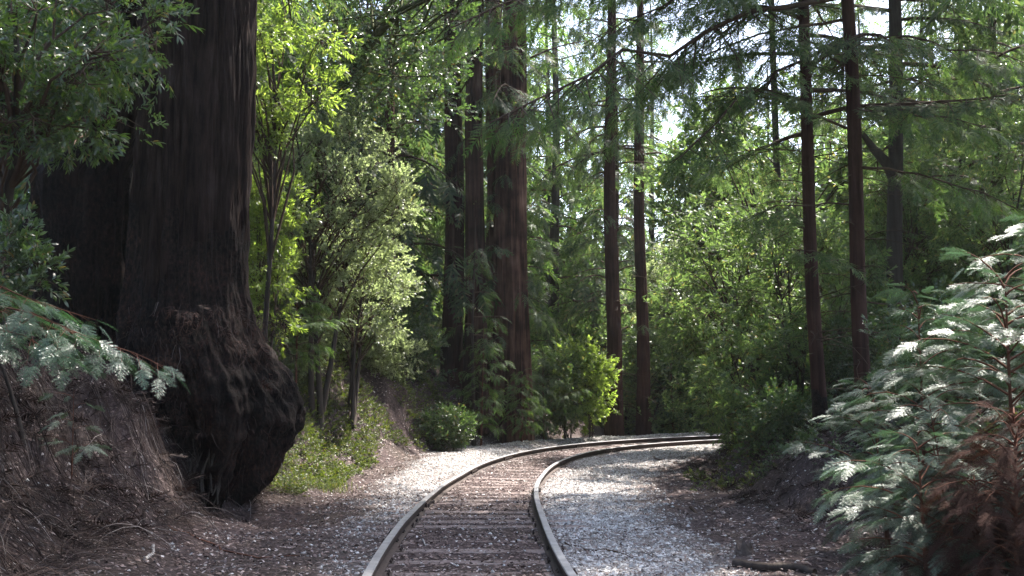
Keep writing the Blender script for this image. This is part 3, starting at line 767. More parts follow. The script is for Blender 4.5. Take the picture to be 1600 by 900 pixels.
# fused second stem behind, half burnt away
def row2(py, xl, xr, dy=.75):
    p = at((xl+xr)/2, py, gY+dy); rw = (xr-xl)/2/(1600/(gY+dy))
    return (p[2], p[0]-gb[0], dy, rw, rw)
lobed('second_stem', GRED, [row2(640, 60, 235), row2(480, 62, 232), row2(330, 62, 236), row2(262, 66, 240), row2(240, 150, 246), row2(180, 162, 262), row2(60, 186, 268), row2(0, 200, 275), row2(-160, 205, 275), (14, .15, .7, .3, .3), (24, .2, .7, .06, .06)],
      150, 23, [BARK_OLD, BARK_CHAR], .9, .05, lambda A, Z: (Z+fbm(np.cos(A)*3, np.sin(A)*3, Z*.7, 6, 3)*1.6 < 4.4).astype(int), lobes=lambda A, Z: fbm(np.cos(A)*2, np.sin(A)*2, Z*1.2, 41, 3)*.16)
g = np.random.default_rng(5); wd = MB(); lv = MB(); fo = Fol(SM, g)
for q in range(70):
    z = 8+q*.33; az = q*2.4; rr = np.interp(z, [8, 33], [.5, .05])
    conifer_branch(wd, fo, (.3+math.sin(az)*rr, .1+math.cos(az)*rr, z), az, .1+g.normal(0, .1), g.uniform(1.6, 3.4)*(1-(z-8)/40), .6, g, .04, .24, .22, .42, wm=0)
fo.into(lv)
cr = link('crown', lv.mesh('crown', [NEED_DK, TWIG]), GRED)
link('limbs', wd.mesh('limbs', [TWIG]), cr)
# hanging root shreds and exposed wood in the hollow
wd = MB()
for q in range(420):
    a = g.uniform(-PI*.95, PI*.12); z = g.uniform(.1, 2.3); r_ = 1.0+g.normal(0, .06)
    p = np.array([math.cos(a)*r_, math.sin(a)*r_-.05, z])
    P = curve_pts(p, g.uniform(0, 6.3), g.uniform(-1.6, -.6), g.uniform(.08, .45), g.normal(.3, .6), 6, g, .3)
    wd.tube(P, np.linspace(g.uniform(.002, .005), .001, 7), 3, 0, cap=False)
link('hanging_roots', wd.mesh('hanging_roots', [TW2]), GRED)
lv = MB(); fo = Fol(SM, g)
for q in range(420):
    a = g.uniform(-PI*.98, PI*.1); z = g.uniform(.7, 2.3); r_ = .93+.06*math.sin(z*3)+g.normal(0, .03)
    fo.put((math.cos(a)*r_, math.sin(a)*r_-.04, z), (math.cos(a+g.normal(0, .8))*.5, math.sin(a)*.5, -g.uniform(.2, 1.2)), g.uniform(.25, .75))
fo.into(lv, 1)
link('clinging_dead_needles', lv.mesh('clinging_dead_needles', [leaf_mat('old_needles', [(0, (.008, .005, .005)), (.6, (.03, .016, .013)), (1, (.09, .05, .04))], (1, .9, .7), .15, .8, .15), TWIG_RED]), GRED)
wd = MB()
for q in range(16):
    u = q/15; o = at(262+u*78+g.normal(0, 3), 790+g.normal(0, 6)-abs(u-.5)*20, gY-1.0)-np.array([gb[0], gY, 0])
    ph = g.uniform(0, 3); hh = g.uniform(.3, .75)
    P = [o+np.array([math.sin(t*4+ph)*.05+(t*.16)*(u-.3), t*.16, t*hh]) for t in np.linspace(0, 1, 12)]
    wd.tube(np.array(P), g.uniform(.008, .017)*np.sin(np.linspace(.6, PI-.15, 12)), 7, 0)
link('exposed_heartwood', wd.mesh('exposed_heartwood', [bark_mat('grey_heartwood', [(.3, (.02, .016, .014)), (.5, (.06, .048, .04)), (.8, (.14, .11, .09))], sx=14, sz=4, bump=1)], True), GRED)

hz = MB(); hz.add([(x, y, z) for z in (-6, 75) for x, y in ((-480, -230), (480, -230), (480, 730), (-480, 730))], [(0, 2, 1), (0, 3, 2), (4, 5, 6), (4, 6, 7), (0, 1, 5), (0, 5, 4), (1, 2, 6), (1, 6, 5), (2, 3, 7), (2, 7, 6), (3, 0, 4), (3, 4, 7)])
hm = bpy.data.materials.new('forest_air'); hm.use_nodes = True
hm.node_tree.nodes.remove(hm.node_tree.nodes['Principled BSDF'])
pv = hm.node_tree.nodes.new('ShaderNodeVolumePrincipled')
pv.inputs['Color'].default_value = (.95, .97, 1, 1); pv.inputs['Density'].default_value = HAZE; pv.inputs['Anisotropy'].default_value = .3
hm.node_tree.links.new(pv.outputs[0], hm.node_tree.nodes['Material Output'].inputs['Volume'])
link('haze', hz.mesh('haze', [hm]), None, None, 'thin bright summer haze among the distant trees', 'haze', None, 'stuff')
# ------------------------------------------------------------------ named trees across the picture
def base(px, Y, sink=.0):
    x = at(px, 584, Y)[0]; return np.array([x, Y, gz(x, Y)-sink])
def lean_to(px0, py0, px1, py1, Y):
    a = at(px0, py0, Y); b = at(px1, py1, Y); return ((b[0]-a[0])/(b[2]-a[2]), 0)
def wpx(w_, Y): return w_/2/1600*Y
CON = dict(tpls=SM)
# the clump of four big redwoods beyond the bend
def big(px, Y, w_, ltop, label, seed, z0=7, nb=46, Lm=2.6, tuft=22, H=27, bark=None, lean=(0, 0), azf=None, mats=None, **k):
    b = base(px, Y); o = thing('redwood_tree', label, 'tree', b, k.pop('group', None))
    conifer(o, H, wpx(w_, Y)*1.0, z0, Lm, nb, seed, SM, mats or (NEED_DK, TWIG), bark, lean, 44, .17, .8, .05, azf, tuft=tuft, hang=.45, spl=.42, lat=.2, spr=.2, flare=k.pop('flare', .2), **k)
    return o
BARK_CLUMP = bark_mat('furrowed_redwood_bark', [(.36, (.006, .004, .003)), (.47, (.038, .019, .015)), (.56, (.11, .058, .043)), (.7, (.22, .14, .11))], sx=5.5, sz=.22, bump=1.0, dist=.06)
BARK_DARK = bark_mat('dark_redwood_bark', [(.36, (.006, .004, .004)), (.48, (.025, .014, .011)), (.58, (.065, .036, .028)), (.7, (.13, .085, .07))], sx=5.5, sz=.22, bump=1.0, dist=.06)  # clump bark in darker tones for its two left trunks
GC = 'redwood clump beyond the outside of the bend'
AWAY = lambda g, z: g.uniform(-1.5, 1.5)
big(706, 28.6, 34, 0, 'dark smooth redwood, leftmost of the clump beyond the bend', 101, 9.5, 34, 2.4, 4, group=GC, bark=BARK_DARK)
big(742, 27.8, 38, 0, 'dark brown redwood second from left in the clump beyond the bend', 102, 9.2, 32, 2.2, 8, group=GC, bark=BARK_DARK)
big(801, 28.3, 60, 0, 'widest redwood of the clump, red furrowed bark lit on its right side', 103, 8.0, 40, 2.6, 40, group=GC, bark=BARK_CLUMP, flare=.12)
big(773, 29.6, 42, 0, 'shaded redwood standing just behind the widest redwood of the clump', 104, 9, 40, 2.6, 8, group=GC, bark=BARK_CLUMP)
b = base(741, 26.4); o = thing('redwood_pole', 'thin bare brown pole tree at the foot of the redwood clump', 'tree', b)
conifer(o, 6.0, .06, 2.6, .9, 14, 105, SM, (NEED_DK, TWIG), BARK_GREY, (0, 0), 8, tuft=3, hang=.4)
big(958, 31.5, 27, 0, 'straight dark redwood left of the pair standing behind the far rails', 111, 8.2, 44, 2.6, 5, H=24, dead=26, group='pair of redwoods behind the far rails')
big(1004, 32.2, 22, 0, 'slimmer dark redwood right of the pair standing behind the far rails', 112, 8.6, 44, 2.6, 4, H=24, dead=16, group='pair of redwoods behind the far rails')
big(615, 31, 19, 0, 'slender grey brown redwood seen above the left shrubs', 113, 5.5, 44, 2.2, 4, H=18, bark=BARK_GREY, dead=14)
# right hand slim redwoods
def slim(px, py, Y, w_, px1, label, seed, z0, nb, Lm, H, bark=BARK_RED, **k):
    b = at(px, py, Y); b[2] = gz(b[0], Y)
    o = thing('young_redwood', label, 'tree', b, 'slim trees on the right bank')
    tr, cr, fn = conifer(o, H, wpx(w_, Y), z0, Lm, nb, seed, k.pop('tpls', SM), k.pop('mats', (NEED_DK, TWIG)), bark, lean_to(px, py, px1, 0, Y), 16, .05, .55, .05, k.pop('azf', None), hang=.2, spl=.32, lat=.13, spr=.14, **k)
    return o, fn
def toleft(g, z): return -PI/2+g.normal(0, .75)
o, fn = slim(1284, 690, 16, 23, 1250, 'slim red brown redwood with blackened foot on the right bank', 121, 4.6, 66, 3.4, 26, dead=40, char=.5, step=.12)
o122, fn122 = slim(1352, 622, 15.2, 26, 1318, 'straight red barked redwood, thickest of the slim ones on the right bank', 122, 6.0, 54, 3.2, 28, dead=26)
o, fn = slim(1405, 600, 20, 28, 1392, 'grey barked forked tree behind the red barked redwood', 123, 5.0, 66, 3.0, 25, bark=BARK_GREY, dead=10)
fk = MB(); a0, r0_ = fn(4.55); fk.tube([a0-np.array([0, 0, .3]), a0+np.array([-.16, 0, .05]), a0+np.array([-.42, 0, .35]), a0+np.array([-.7, 0, .75])], [.13, .11, .08, .04], 9)
link('fork_limb', fk.mesh('fork_limb', [BARK_GREY], True), o)
slim(1500, 560, 24, 16, 1495, 'slender dark tree standing behind the silvery sapling', 124, 3.5, 60, 2.4, 15, bark=BARK_GREY, dead=12)
slim(1560, 560, 21, 22, 1548, 'mossy dark trunk near the right edge behind the saplings', 125, 4.0, 50, 2.6, 16, bark=BARK_MOSS, dead=10)
slim(1215, 600, 21, 13, 1208, 'thin dark trunk with tall unseen crown behind the right thicket', 126, 13, 80, 3.2, 31, prof=lambda t: (1-t)**.4, bark=BARK_GREY, dead=10)  # tall full crown above the view added to shade the left bank
slim(1445, 560, 27, 15, 1440, 'narrow dark trunk far behind the forked tree', 127, 3.6, 50, 2.2, 15, bark=BARK_GREY, dead=8)

def bough(px0, py0, Y0, px1, py1, Y1, seed, r0=.03, n=10, lat=.10, side=.34, hang=.26, fo=None, wd=None, b=None, spl=.30, arch=.15, bare=.25, bm=1):
    g = np.random.default_rng(seed); A = at(px0, py0, Y0)-b; E = at(px1, py1, Y1)-b; L = np.linalg.norm(E-A)
    t = np.linspace(0, 1, n); Q = A+(E-A)*t[:, None]; Q[:, 2] += np.sin(t*PI)*arch*L*.3; Q += g.normal(0, .012*L, Q.shape)*np.sin(t*PI)[:, None]
    wd.tube(Q, np.linspace(r0, r0*.2, n), 5, bm, cap=False)
    seg = t*L
    pos = lambda s_: np.array([np.interp(s_, seg, Q[:, c]) for c in range(3)])
    m_ = int(L*(1-bare)/lat); sg = 1
    for q in range(m_):
        s_ = L*bare+lat*(q+g.random()*.7); 
        if s_ > L*.98: break
        o_ = pos(s_); d = norm(pos(min(L, s_+.08))-o_+1e-6); h = norm(np.array([d[1], -d[0], 0])); sg = -sg
        ll = side*L*(1-s_/L)**.7*g.uniform(.4, 1.1)+.18; a = g.uniform(.7, 1.2)
        ld = norm(d*math.cos(a)+h*sg*math.sin(a)+np.array([0, 0, -hang*g.uniform(.2, 1.3)])); e_ = o_+ld*ll+np.array([0, 0, -hang*ll*.5])
        wd.tube([o_, (o_+e_)/2, e_], [r0*.28, r0*.2, r0*.08], 3, bm, cap=False)
        for z in range(max(1, int(ll/.13))):
            u = (z+.5)/max(1, int(ll/.13)); s2 = 1 if z % 2 else -1
            dd = norm(ld+np.cross(ld, [0, 0, 1])*s2*.8+np.array([0, 0, -hang*g.uniform(.3, 1.8)]))
            fo.put(o_+(e_-o_)*u, dd, spl/.28*g.uniform(.7, 1.1))
        fo.put(e_, norm(ld+np.array([0, 0, -hang])), spl/.28)
    fo.put(Q[-1], norm(Q[-1]-Q[-2]), spl/.28)

g = np.random.default_rng(88); wd = MB(); fo = Fol(SF[:2]+SM[:2], g); b = np.array(o122.location)
for (a_, e_, r0, sd, kw) in [((1312, -5, 15.1), (765, 192, 11.2), .045, 1, dict(side=.30, hang=.4, arch=.1)),
                             ((1308, -150, 15.1), (704, 44, 11.8), .045, 2, dict(side=.24, hang=.38, arch=.15)),
                             ((1310, -60, 15.1), (930, 60, 12.6), .035, 3, dict(side=.3)),
                             ((1318, 60, 15.2), (1060, 250, 12.6), .03, 4, dict(side=.3)),
                             ((1312, -260, 15.1), (820, -60, 11.5), .045, 5, dict(side=.28)),
                             ((1322, 200, 15.2), (1100, 150, 13.5), .022, 6, dict(side=.25)),
                             ((1330, 175, 15.2), (1540, 200, 13.2), .022, 7, dict(side=.32)),
                             ((1334, 260, 15.2), (1600, 330, 13), .022, 8, dict(side=.30)),
                             ((1326, 60, 15.2), (1640, 110, 13), .025, 9, dict(side=.3)),
                             ((1318, -80, 15.2), (1560, -10, 12.6), .028, 10, dict(side=.3)),
                             ((1338, 420, 15.2), (1230, 390, 14.2), .014, 11, dict(side=.2)),
                             ((1316, 100, 15.2), (1180, 60, 13.2), .02, 12, dict(side=.3)),
                             ((1318, -60, 15.2), (1110, -10, 11.8), .03, 13, dict(side=.32)),
                             ((1330, 320, 15.2), (1150, 345, 14), .016, 14, dict(side=.24, bare=.5)),
                             ((1320, 30, 15.2), (1000, 130, 14), .026, 15, dict(side=.3)),
                             ((1312, -160, 15.2), (990, -20, 13), .03, 16, dict(side=.3)),
                             ((1330, 470, 15.2), (1560, 520, 14.5), .016, 17, dict(side=.25))]:
    bough(*a_, *e_, 200+sd, r0, fo=fo, wd=wd, b=b, bm=0, **kw)
lv = MB(); fo.into(lv)
bo = link('boughs', wd.mesh('boughs', [TWIG], True), o122)
link('needles', lv.mesh('needles', [NEED_MD, TWIG]), bo)

# mossy leaning tree whose limbs arch over behind the left shrubs
b = base(470, 21); o = thing('leaning_mossy_tree', 'leaning mossy broadleaf with forking limb arching above the bright shrub', 'tree', b)
wd = MB(); lv = MB(); g = np.random.default_rng(61); fo = Fol(LT_SM, g)
Q = np.array([at(px, py, Y)-b for px, py, Y in [(468, 590, 21), (480, 420, 21), (497, 260, 21), (520, 165, 21), (552, 105, 20.8), (585, 58, 20.5), (625, 18, 20.2), (680, -8, 20), (760, -30, 19.5)]])
Q[0, 2] = -.3
wd.tube(Q, [.17, .15, .13, .115, .10, .085, .07, .055, .03], 9)
Q2 = np.array([at(px, py, Y)-b for px, py, Y in [(585, 58, 20.5), (592, 30, 20.6), (612, 2, 20.8), (650, -60, 21)]]); wd.tube(Q2, [.07, .06, .05, .03], 7)
Q3 = np.array([at(px, py, Y)-b for px, py, Y in [(552, 105, 20.8), (600, 110, 20.6), (650, 80, 20.3), (712, 52, 20)]]); wd.tube(Q3, [.05, .035, .03, .015], 6)
for q in range(46):
    c = at(g.uniform(430, 730), g.uniform(-140, 170), g.uniform(19, 22.5))-b; i = g.integers(4, 9)
    wd.tube([Q[i], (Q[i]+c)/2+g.normal(0, .1, 3), c], [.025, .016, .008], 4); clump(wd, fo, c, g.uniform(.45, .85), 50, g, None, .01, sc=1.5)
fo.into(lv)
link('trunk', wd.mesh('trunk', [BARK_MOSS, TWIG], True), o); link('crown', lv.mesh('crown', [LEAF_DARK, TWIG]), o)

# ------------------------------------------------------------------ left side shrubs and trees
def bl(name, label, cat, px, Y, H, r, seed, tpls, mats, cpx, cpy, crx, crz, cry=None, cY=None, group=None, **k):
    """broadleaf plant standing at column px and distance Y, its crown centred on the given pixel"""
    b = base(px, Y); o = thing(name, label, cat, b, group)
    cY = cY or Y; c = at(cpx, cpy, cY)-b
    broadleaf(o, H, r, seed, tpls, mats, (c[0], c[1], c[2], crx, cry or crx, crz), **k)
    return o
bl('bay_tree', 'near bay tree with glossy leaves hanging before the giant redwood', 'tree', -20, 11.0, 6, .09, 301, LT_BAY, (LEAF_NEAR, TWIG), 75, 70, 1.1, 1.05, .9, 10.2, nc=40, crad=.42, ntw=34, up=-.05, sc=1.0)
bl('bay_tree', 'slim bay tree with thin dark stem at the left edge', 'tree', 12, 13.4, 6, .07, 302, LT_BAY, (LEAF_NEAR, TWIG), 50, 30, 1.3, 1.25, nc=24, crad=.5, ntw=34, up=0, bark=BARK_GREY)
bl('rhododendron_shrub', 'grey leaved shrub with whorled leaves at the left edge', 'shrub', 10, 9.4, 2, .03, 303, LT_RHO, (LEAF_DARK, TWIG), 2, 420, .40, .42, .4, 9.2, nc=22, crad=.22, ntw=20, stems=3, sc=1.0)
bl('bay_tree', 'tall yellow green bay sapling just right of the giant redwood', 'tree', 410, 16.5, 6, .06, 304, LT_BAY, (LEAF_LIME, TWIG), 430, 85, .85, 1.5, .7, 16.2, nc=34, crad=.40, ntw=30, sc=1.15, up=-.05)
bl('young_bay_tree', 'lime green leafy shrub against the right edge of the giant redwood', 'shrub', 405, 17.2, 4, .05, 305, LT_BAY, (LEAF_LIME, TWIG), 408, 400, .55, 1.35, .6, 17, nc=30, crad=.40, ntw=32, sc=1.1, stems=3)
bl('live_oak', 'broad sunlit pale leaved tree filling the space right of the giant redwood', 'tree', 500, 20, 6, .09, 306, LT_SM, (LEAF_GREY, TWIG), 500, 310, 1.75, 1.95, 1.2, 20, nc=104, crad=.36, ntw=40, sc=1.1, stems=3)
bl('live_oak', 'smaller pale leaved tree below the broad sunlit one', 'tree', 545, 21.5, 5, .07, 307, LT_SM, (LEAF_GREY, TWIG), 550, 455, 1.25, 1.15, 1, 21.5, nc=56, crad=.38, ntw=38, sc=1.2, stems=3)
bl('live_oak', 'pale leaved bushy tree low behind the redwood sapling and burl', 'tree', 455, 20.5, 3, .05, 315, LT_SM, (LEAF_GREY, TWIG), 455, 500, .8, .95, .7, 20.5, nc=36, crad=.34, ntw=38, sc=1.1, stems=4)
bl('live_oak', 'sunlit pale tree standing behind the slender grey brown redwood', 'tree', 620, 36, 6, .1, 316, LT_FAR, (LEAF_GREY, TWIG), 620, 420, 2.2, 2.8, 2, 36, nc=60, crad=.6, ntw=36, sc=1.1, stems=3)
bl('huckleberry_shrub', 'grey green small leaved shrub at the top of the ivy slope', 'shrub', 640, 26, 3, .05, 308, LT_SM, (LEAF_DARK, TWIG), 632, 545, .95, .65, 1, 26, nc=30, crad=.40, ntw=46, sc=1.1, stems=4)
bl('huckleberry_shrub', 'dense dark shrub reaching the gravel beside the redwood clump', 'shrub', 700, 24.5, 2.2, .04, 309, LT_SM, (LEAF_DARK, TWIG), 698, 672, .6, .45, .5, 24.5, nc=24, crad=.32, ntw=50, stems=4)
bl('huckleberry_shrub', 'twiggy shrub in the middle of the left slope', 'shrub', 575, 24, 2.2, .04, 310, LT_SM, (LEAF_GREY, TWIG), 592, 550, .9, .45, .7, 24, nc=28, crad=.34, ntw=44, stems=4)
bl('hazel_shrub', 'bright leaved shrub low behind the left far rail', 'shrub', 925, 30, 3, .04, 311, LT_OAK, (LEAF_LIME, TWIG), 915, 600, .8, 1.1, .6, 30, nc=28, crad=.36, ntw=36, sc=1.3, stems=4)
bl('hazel_shrub', 'green shrub between the redwood clump and the far rails', 'shrub', 885, 30, 3, .04, 312, LT_OAK, (LEAF_BAY, TWIG), 880, 610, .8, 1.1, .7, 30, nc=28, crad=.4, ntw=40, sc=1.3, stems=4)

# conifer saplings: trunk and tiers of flat sprays
def sapling(label, px, Y, top_py, r, Lmax, nb, seed, tpls, mats, group=None, lean=(0, 0), el=.3, droop=.95, hang=.18, spl=.225, lat=.095, spr=.10, name='conifer_sapling', z0=.15, zb=None, cat='sapling', prof=None, side=.42, dead=0):
    b = base(px, Y); H = at(px, top_py, Y)[2]-b[2]
    o = thing(name, label, cat, b, group)
    conifer(o, H, r, z0*H, Lmax, nb, seed, tpls, mats, TWIG_RED, lean, 7, .02, droop, el, None, spl=spl, lat=lat, spr=spr, hang=hang, step=.25, prof=prof, side=side, dead=dead)
    return o
full = lambda t: (1-t)**.6*(.55+.6*min(1, t*3))
GS = 'conifer saplings on the right verge'
sapling('silvery sapling whose flat sprays shine brightest at the right', 1580, 7.6, 405, .028, 1.15, 40, 401, SFU, (NEED_SAP, TWIG_RED), GS, prof=full, z0=.25)
sapling('shining sapling with thin red stem left of the brightest one', 1437, 8.4, 440, .022, .85, 30, 402, SFU, (NEED_SAP, TWIG_RED), GS, prof=full, z0=.25)
sapling('bluish bushy sapling lowest at the edge of the litter', 1440, 6.9, 665, .022, .78, 34, 403, SFU, (NEED_SAP, TWIG_RED), GS, prof=full, z0=.1, lean=(-.05, 0))
sapling('dark leaning sapling arching in front of the slim redwoods', 1380, 9.2, 590, .022, .8, 28, 404, SFU, (NEED_SAP, TWIG_RED), GS, prof=full, z0=.15, lean=(-.1, 0))
sapling('thin low sapling reaching over the brown dead bush', 1490, 7.4, 600, .018, .8, 30, 430, SFU, (NEED_SAP, TWIG_RED), GS, prof=full, z0=.15, lean=(-.12, 0))
sapling('sapling partly hidden behind the brown dead one', 1530, 8.6, 560, .022, .85, 30, 405, SFU, (NEED_SAP, TWIG_RED), GS, prof=full, z0=.2)
sapling('tall sapling cut by the right edge of the view', 1640, 8.6, 330, .03, 1.1, 42, 406, SFU, (NEED_SAP, TWIG_RED), GS, prof=full, z0=.2)
sapling('dead brown conifer sapling in the bottom right corner', 1575, 6.3, 635, .022, .62, 96, 407, SFU, (NEED_DEAD, TWIG_RED), None, prof=lambda t: (1-t)**.4, z0=.03, name='dead_sapling', hang=.35, droop=.9, spl=.2, lat=.10)
sapling('dead brown bush at the foot of the saplings', 1520, 6.6, 735, .018, .42, 70, 408, SFU, (NEED_DEAD, TWIG_RED), None, prof=lambda t: (1-t)**.4, z0=.03, name='dead_sapling', hang=.35, droop=.9, spl=.18, lat=.10)
sapling('small redwood sapling with fine fronds right of the giant redwood', 462, 18.5, 440, .03, 1.0, 26, 409, SM, (NEED_MD, TWIG), 'saplings on the left slope', prof=full, z0=.4)
sapling('feathery redwood sapling at the middle of the left slope', 560, 23.5, 470, .03, 1.2, 30, 410, SM, (NEED_MD, TWIG), 'saplings on the left slope', prof=full, z0=.4)
sapling('redwood sapling in front of the two leftmost clump trunks', 752, 26.2, 505, .03, .95, 30, 411, SM, (NEED_MD, TWIG), None, prof=full, hang=.3)
sapling('light green redwood sapling spreading right of the widest clump trunk', 850, 29.3, 545, .03, 1.6, 40, 412, SM, (NEED_MD, TWIG), None, prof=full, hang=.3)
sapling('redwood sprouts at the foot of the widest clump trunk', 815, 27.5, 575, .03, .95, 34, 413, SM, (NEED_MD, TWIG), None, prof=full, hang=.3)
sapling('small dark stemmed conifer standing beyond the far end of the rails', 1050, 34, 545, .05, 1.1, 36, 414, SM, (NEED_BL, TWIG), None, prof=full, z0=.25)
# bluish bough on the left bank
b = np.array([*at(-60, 470, 8.6)[:2], 0]); b[2] = gz(b[0], b[1])
o = thing('bank_redwood_sapling', 'leaning bluish redwood sapling reaching over the left bank', 'sapling', b)
g = np.random.default_rng(99); wd = MB(); fo = Fol(SFU, g); lv = MB()
for i, (a_, e_, r0, sd_) in enumerate([((-60, 560, 8.6), (-20, 440, 8.6), .02, .1), ((-40, 480, 8.6), (255, 572, 8.3), .014, .26), ((-40, 470, 8.6), (120, 520, 8.0), .012, .3), ((-60, 440, 8.6), (60, 470, 8.0), .012, .35), ((-60, 500, 8.6), (110, 560, 8.2), .012, .3), ((-40, 455, 8.6), (150, 500, 8.9), .012, .25)]):
    bough(*a_, *e_, 500+i, r0, 8, .09, sd_, .25, fo, wd, b, .24, .1, .1, 0)
fo.into(lv, .3)
link('stem', wd.mesh('stem', [TWIG_RED], True), o); link('crown', lv.mesh('crown', [NEED_BL, TWIG]), o)

sapling('tiny green sprig growing out of the left bank below the bluish bough', 118, 9.6, 590, .008, .6, 9, 420, SFU, (NEED_SAP, TWIG_RED), None, z0=.2, spl=.16)
# ------------------------------------------------------------------ right thicket
GT = 'bay trees of the thicket inside the bend'
bl('bay_tree', 'leafy bay tree bulging furthest left over the inside of the bend', 'tree', 1190, 22, 5, .07, 601, LT_BAY, (LEAF_BAY, TWIG), 1140, 440, 1.6, 1.75, 1.3, 22, GT, nc=52, crad=.38, ntw=30, sc=1.25, stems=3, up=0)
bl('bay_tree', 'lower bay tree whose leaves sweep down to the verge inside the bend', 'tree', 1180, 18.5, 4, .05, 602, LT_BAY, (LEAF_BAY, TWIG), 1180, 600, .95, 1.0, .9, 18.8, GT, nc=32, crad=.33, ntw=26, sc=1.1, stems=4, up=0)
bl('bay_tree', 'bay tree filling the gap left of the blackened redwood foot', 'tree', 1245, 19.5, 4.5, .06, 603, LT_BAY, (LEAF_BAY, TWIG), 1225, 430, 1.2, 1.7, 1.1, 19.5, GT, nc=40, crad=.36, ntw=28, sc=1.2, stems=3, up=0)
bl('bay_tree', 'shaded bay tree between the two slim redwoods', 'tree', 1310, 19, 4.5, .06, 604, LT_BAY, (LEAF_BAY, TWIG), 1305, 480, .8, 1.6, 1, 19, GT, nc=26, crad=.36, ntw=26, sc=1.1, stems=3, up=0)
bl('bay_tree', 'bay tree behind the thicket with paler crown', 'tree', 1120, 34.5, 6, .1, 605, LT_SM, (LEAF_GREY, TWIG), 1085, 440, 1.8, 2.1, 1.5, 34.5, GT, nc=54, crad=.55, ntw=56, sc=1.3, stems=2)
bl('bay_tree', 'dark bay tree behind the forked grey tree', 'tree', 1430, 23, 6, .08, 606, LT_BAY, (LEAF_BAY, TWIG), 1440, 380, 1.5, 2.6, 1.2, 23, GT, nc=60, crad=.55, ntw=42, sc=1.4, stems=3, up=0)
bl('bay_tree', 'bay tree high behind the tall sapling at the right edge', 'tree', 1560, 20, 6, .08, 607, LT_BAY, (LEAF_BAY, TWIG), 1575, 330, 1.2, 2.3, 1.2, 20, GT, nc=50, crad=.5, ntw=40, sc=1.2, stems=3, up=0)
bl('huckleberry_shrub', 'dark understorey shrub at the foot of the thicket', 'shrub', 1235, 17.2, 1.6, .03, 608, LT_SM, (LEAF_DARK, TWIG), 1230, 665, .7, .42, .5, 17, nc=22, crad=.3, ntw=40, stems=5)
bl('huckleberry_shrub', 'low shrub closing the bend at the far end of the rails', 'shrub', 1135, 24, 2, .03, 609, LT_SM, (LEAF_DARK, TWIG), 1165, 650, .7, .55, .6, 23.5, nc=22, crad=.34, ntw=46, stems=5)
bl('huckleberry_shrub', 'dark shrub behind the red barked redwood foot', 'shrub', 1370, 18, 1.8, .03, 610, LT_SM, (LEAF_DARK, TWIG), 1375, 570, 1.0, .8, .6, 18, nc=36, crad=.34, ntw=46, stems=5)
bl('huckleberry_shrub', 'shaded shrub in the dark gap between the saplings', 'shrub', 1480, 13, 1.8, .03, 611, LT_SM, (LEAF_DARK, TWIG), 1480, 560, .95, .7, .6, 13, nc=36, crad=.34, ntw=46, stems=5)

# leaning trunks beyond the far rails
b = base(1018, 36); o = thing('leaning_dark_tree', 'crooked dark trunk pair leaning right beyond the far rails', 'tree', b)
wd = MB(); lv = MB(); g = np.random.default_rng(71); fo = Fol(LT_FAR, g)
for pts, r_ in (([(1012, 690), (1020, 655), (1030, 625), (1048, 560), (1080, 480)], .17), ([(1022, 690), (1038, 655), (1062, 632), (1120, 590), (1200, 520)], .14)):
    Q = np.array([at(a_, c_, 36)-b for a_, c_ in pts]); wd.tube(Q, r_*np.linspace(1, .5, len(Q)), 9)
    for q in range(16):
        c = Q[g.integers(3, 5)]+g.normal(0, 1.1, 3)+np.array([0, 0, .6]); wd.tube([Q[3], c], [.03, .01], 4); clump(wd, fo, c, .6, 34, g, None, .012, sc=1.2)
fo.into(lv); link('trunk', wd.mesh('trunk', [BARK_MOSS, TWIG], True), o); link('crown', lv.mesh('crown', [LEAF_GREY, TWIG]), o)
b = base(1100, 34.5); o = thing('leaning_dark_tree', 'diagonal mossy trunk rising right behind the thicket', 'tree', b)
wd = MB(); lv = MB(); fo = Fol(LT_FAR, g)
Q = np.array([at(a_, c_, 34.5)-b for a_, c_ in [(1062, 690), (1085, 640), (1130, 595), (1180, 520), (1230, 420)]]); wd.tube(Q, [.16, .13, .11, .09, .05], 9)
for q in range(14):
    c = Q[4]+g.normal(0, 1.1, 3); wd.tube([Q[3], c], [.03, .01], 4); clump(wd, fo, c, .6, 34, g, None, .012, sc=1.2)
fo.into(lv); link('trunk', wd.mesh('trunk', [BARK_MOSS, TWIG], True), o); link('crown', lv.mesh('crown', [LEAF_BAY, TWIG]), o)

# ------------------------------------------------------------------ forest behind: a few kinds, copied with their parts
protos = {}
def proto(key, name, maker):
    o = thing(name, '', 'tree', (0, 0, -500)); maker(o); protos[key] = [o, 0]
DK = (NEED_DK, TWIG); MD = (NEED_MD, TWIG)
proto('c0', 'forest_conifer', lambda o: conifer(o, 19, .22, 2.5, 3.0, 74, 701, SL, DK, BARK_RED, (0, 0), 10, .07, .9, .1, hang=.35, spl=.50, lat=.34, spr=.34))
proto('c1', 'forest_conifer', lambda o: conifer(o, 23, .28, 5.5, 3.2, 66, 702, SL, MD, BARK_GREY, (.01, 0), 10, .07, .8, .05, hang=.3, spl=.52, lat=.34, spr=.34, dead=14))
proto('c2', 'forest_conifer', lambda o: conifer(o, 14, .16, 1.2, 2.4, 70, 703, SL, MD, BARK_RED, (0, .01), 8, .05, .9, .15, hang=.3, spl=.46, lat=.3, spr=.32))
proto('c3', 'forest_conifer', lambda o: conifer(o, 27, .36, 8, 3.4, 60, 704, SL, DK, BARK_RED, (0, 0), 12, .09, .8, .0, hang=.3, spl=.55, lat=.36, spr=.36, dead=10))
proto('b0', 'forest_broadleaf', lambda o: broadleaf(o, 9, .16, 711, LT_FAR, (LEAF_BAY, TWIG), (0, 0, 5.2, 2.4, 2.4, 3.4), nc=62, crad=.8, ntw=52, sc=1.25, stems=2))
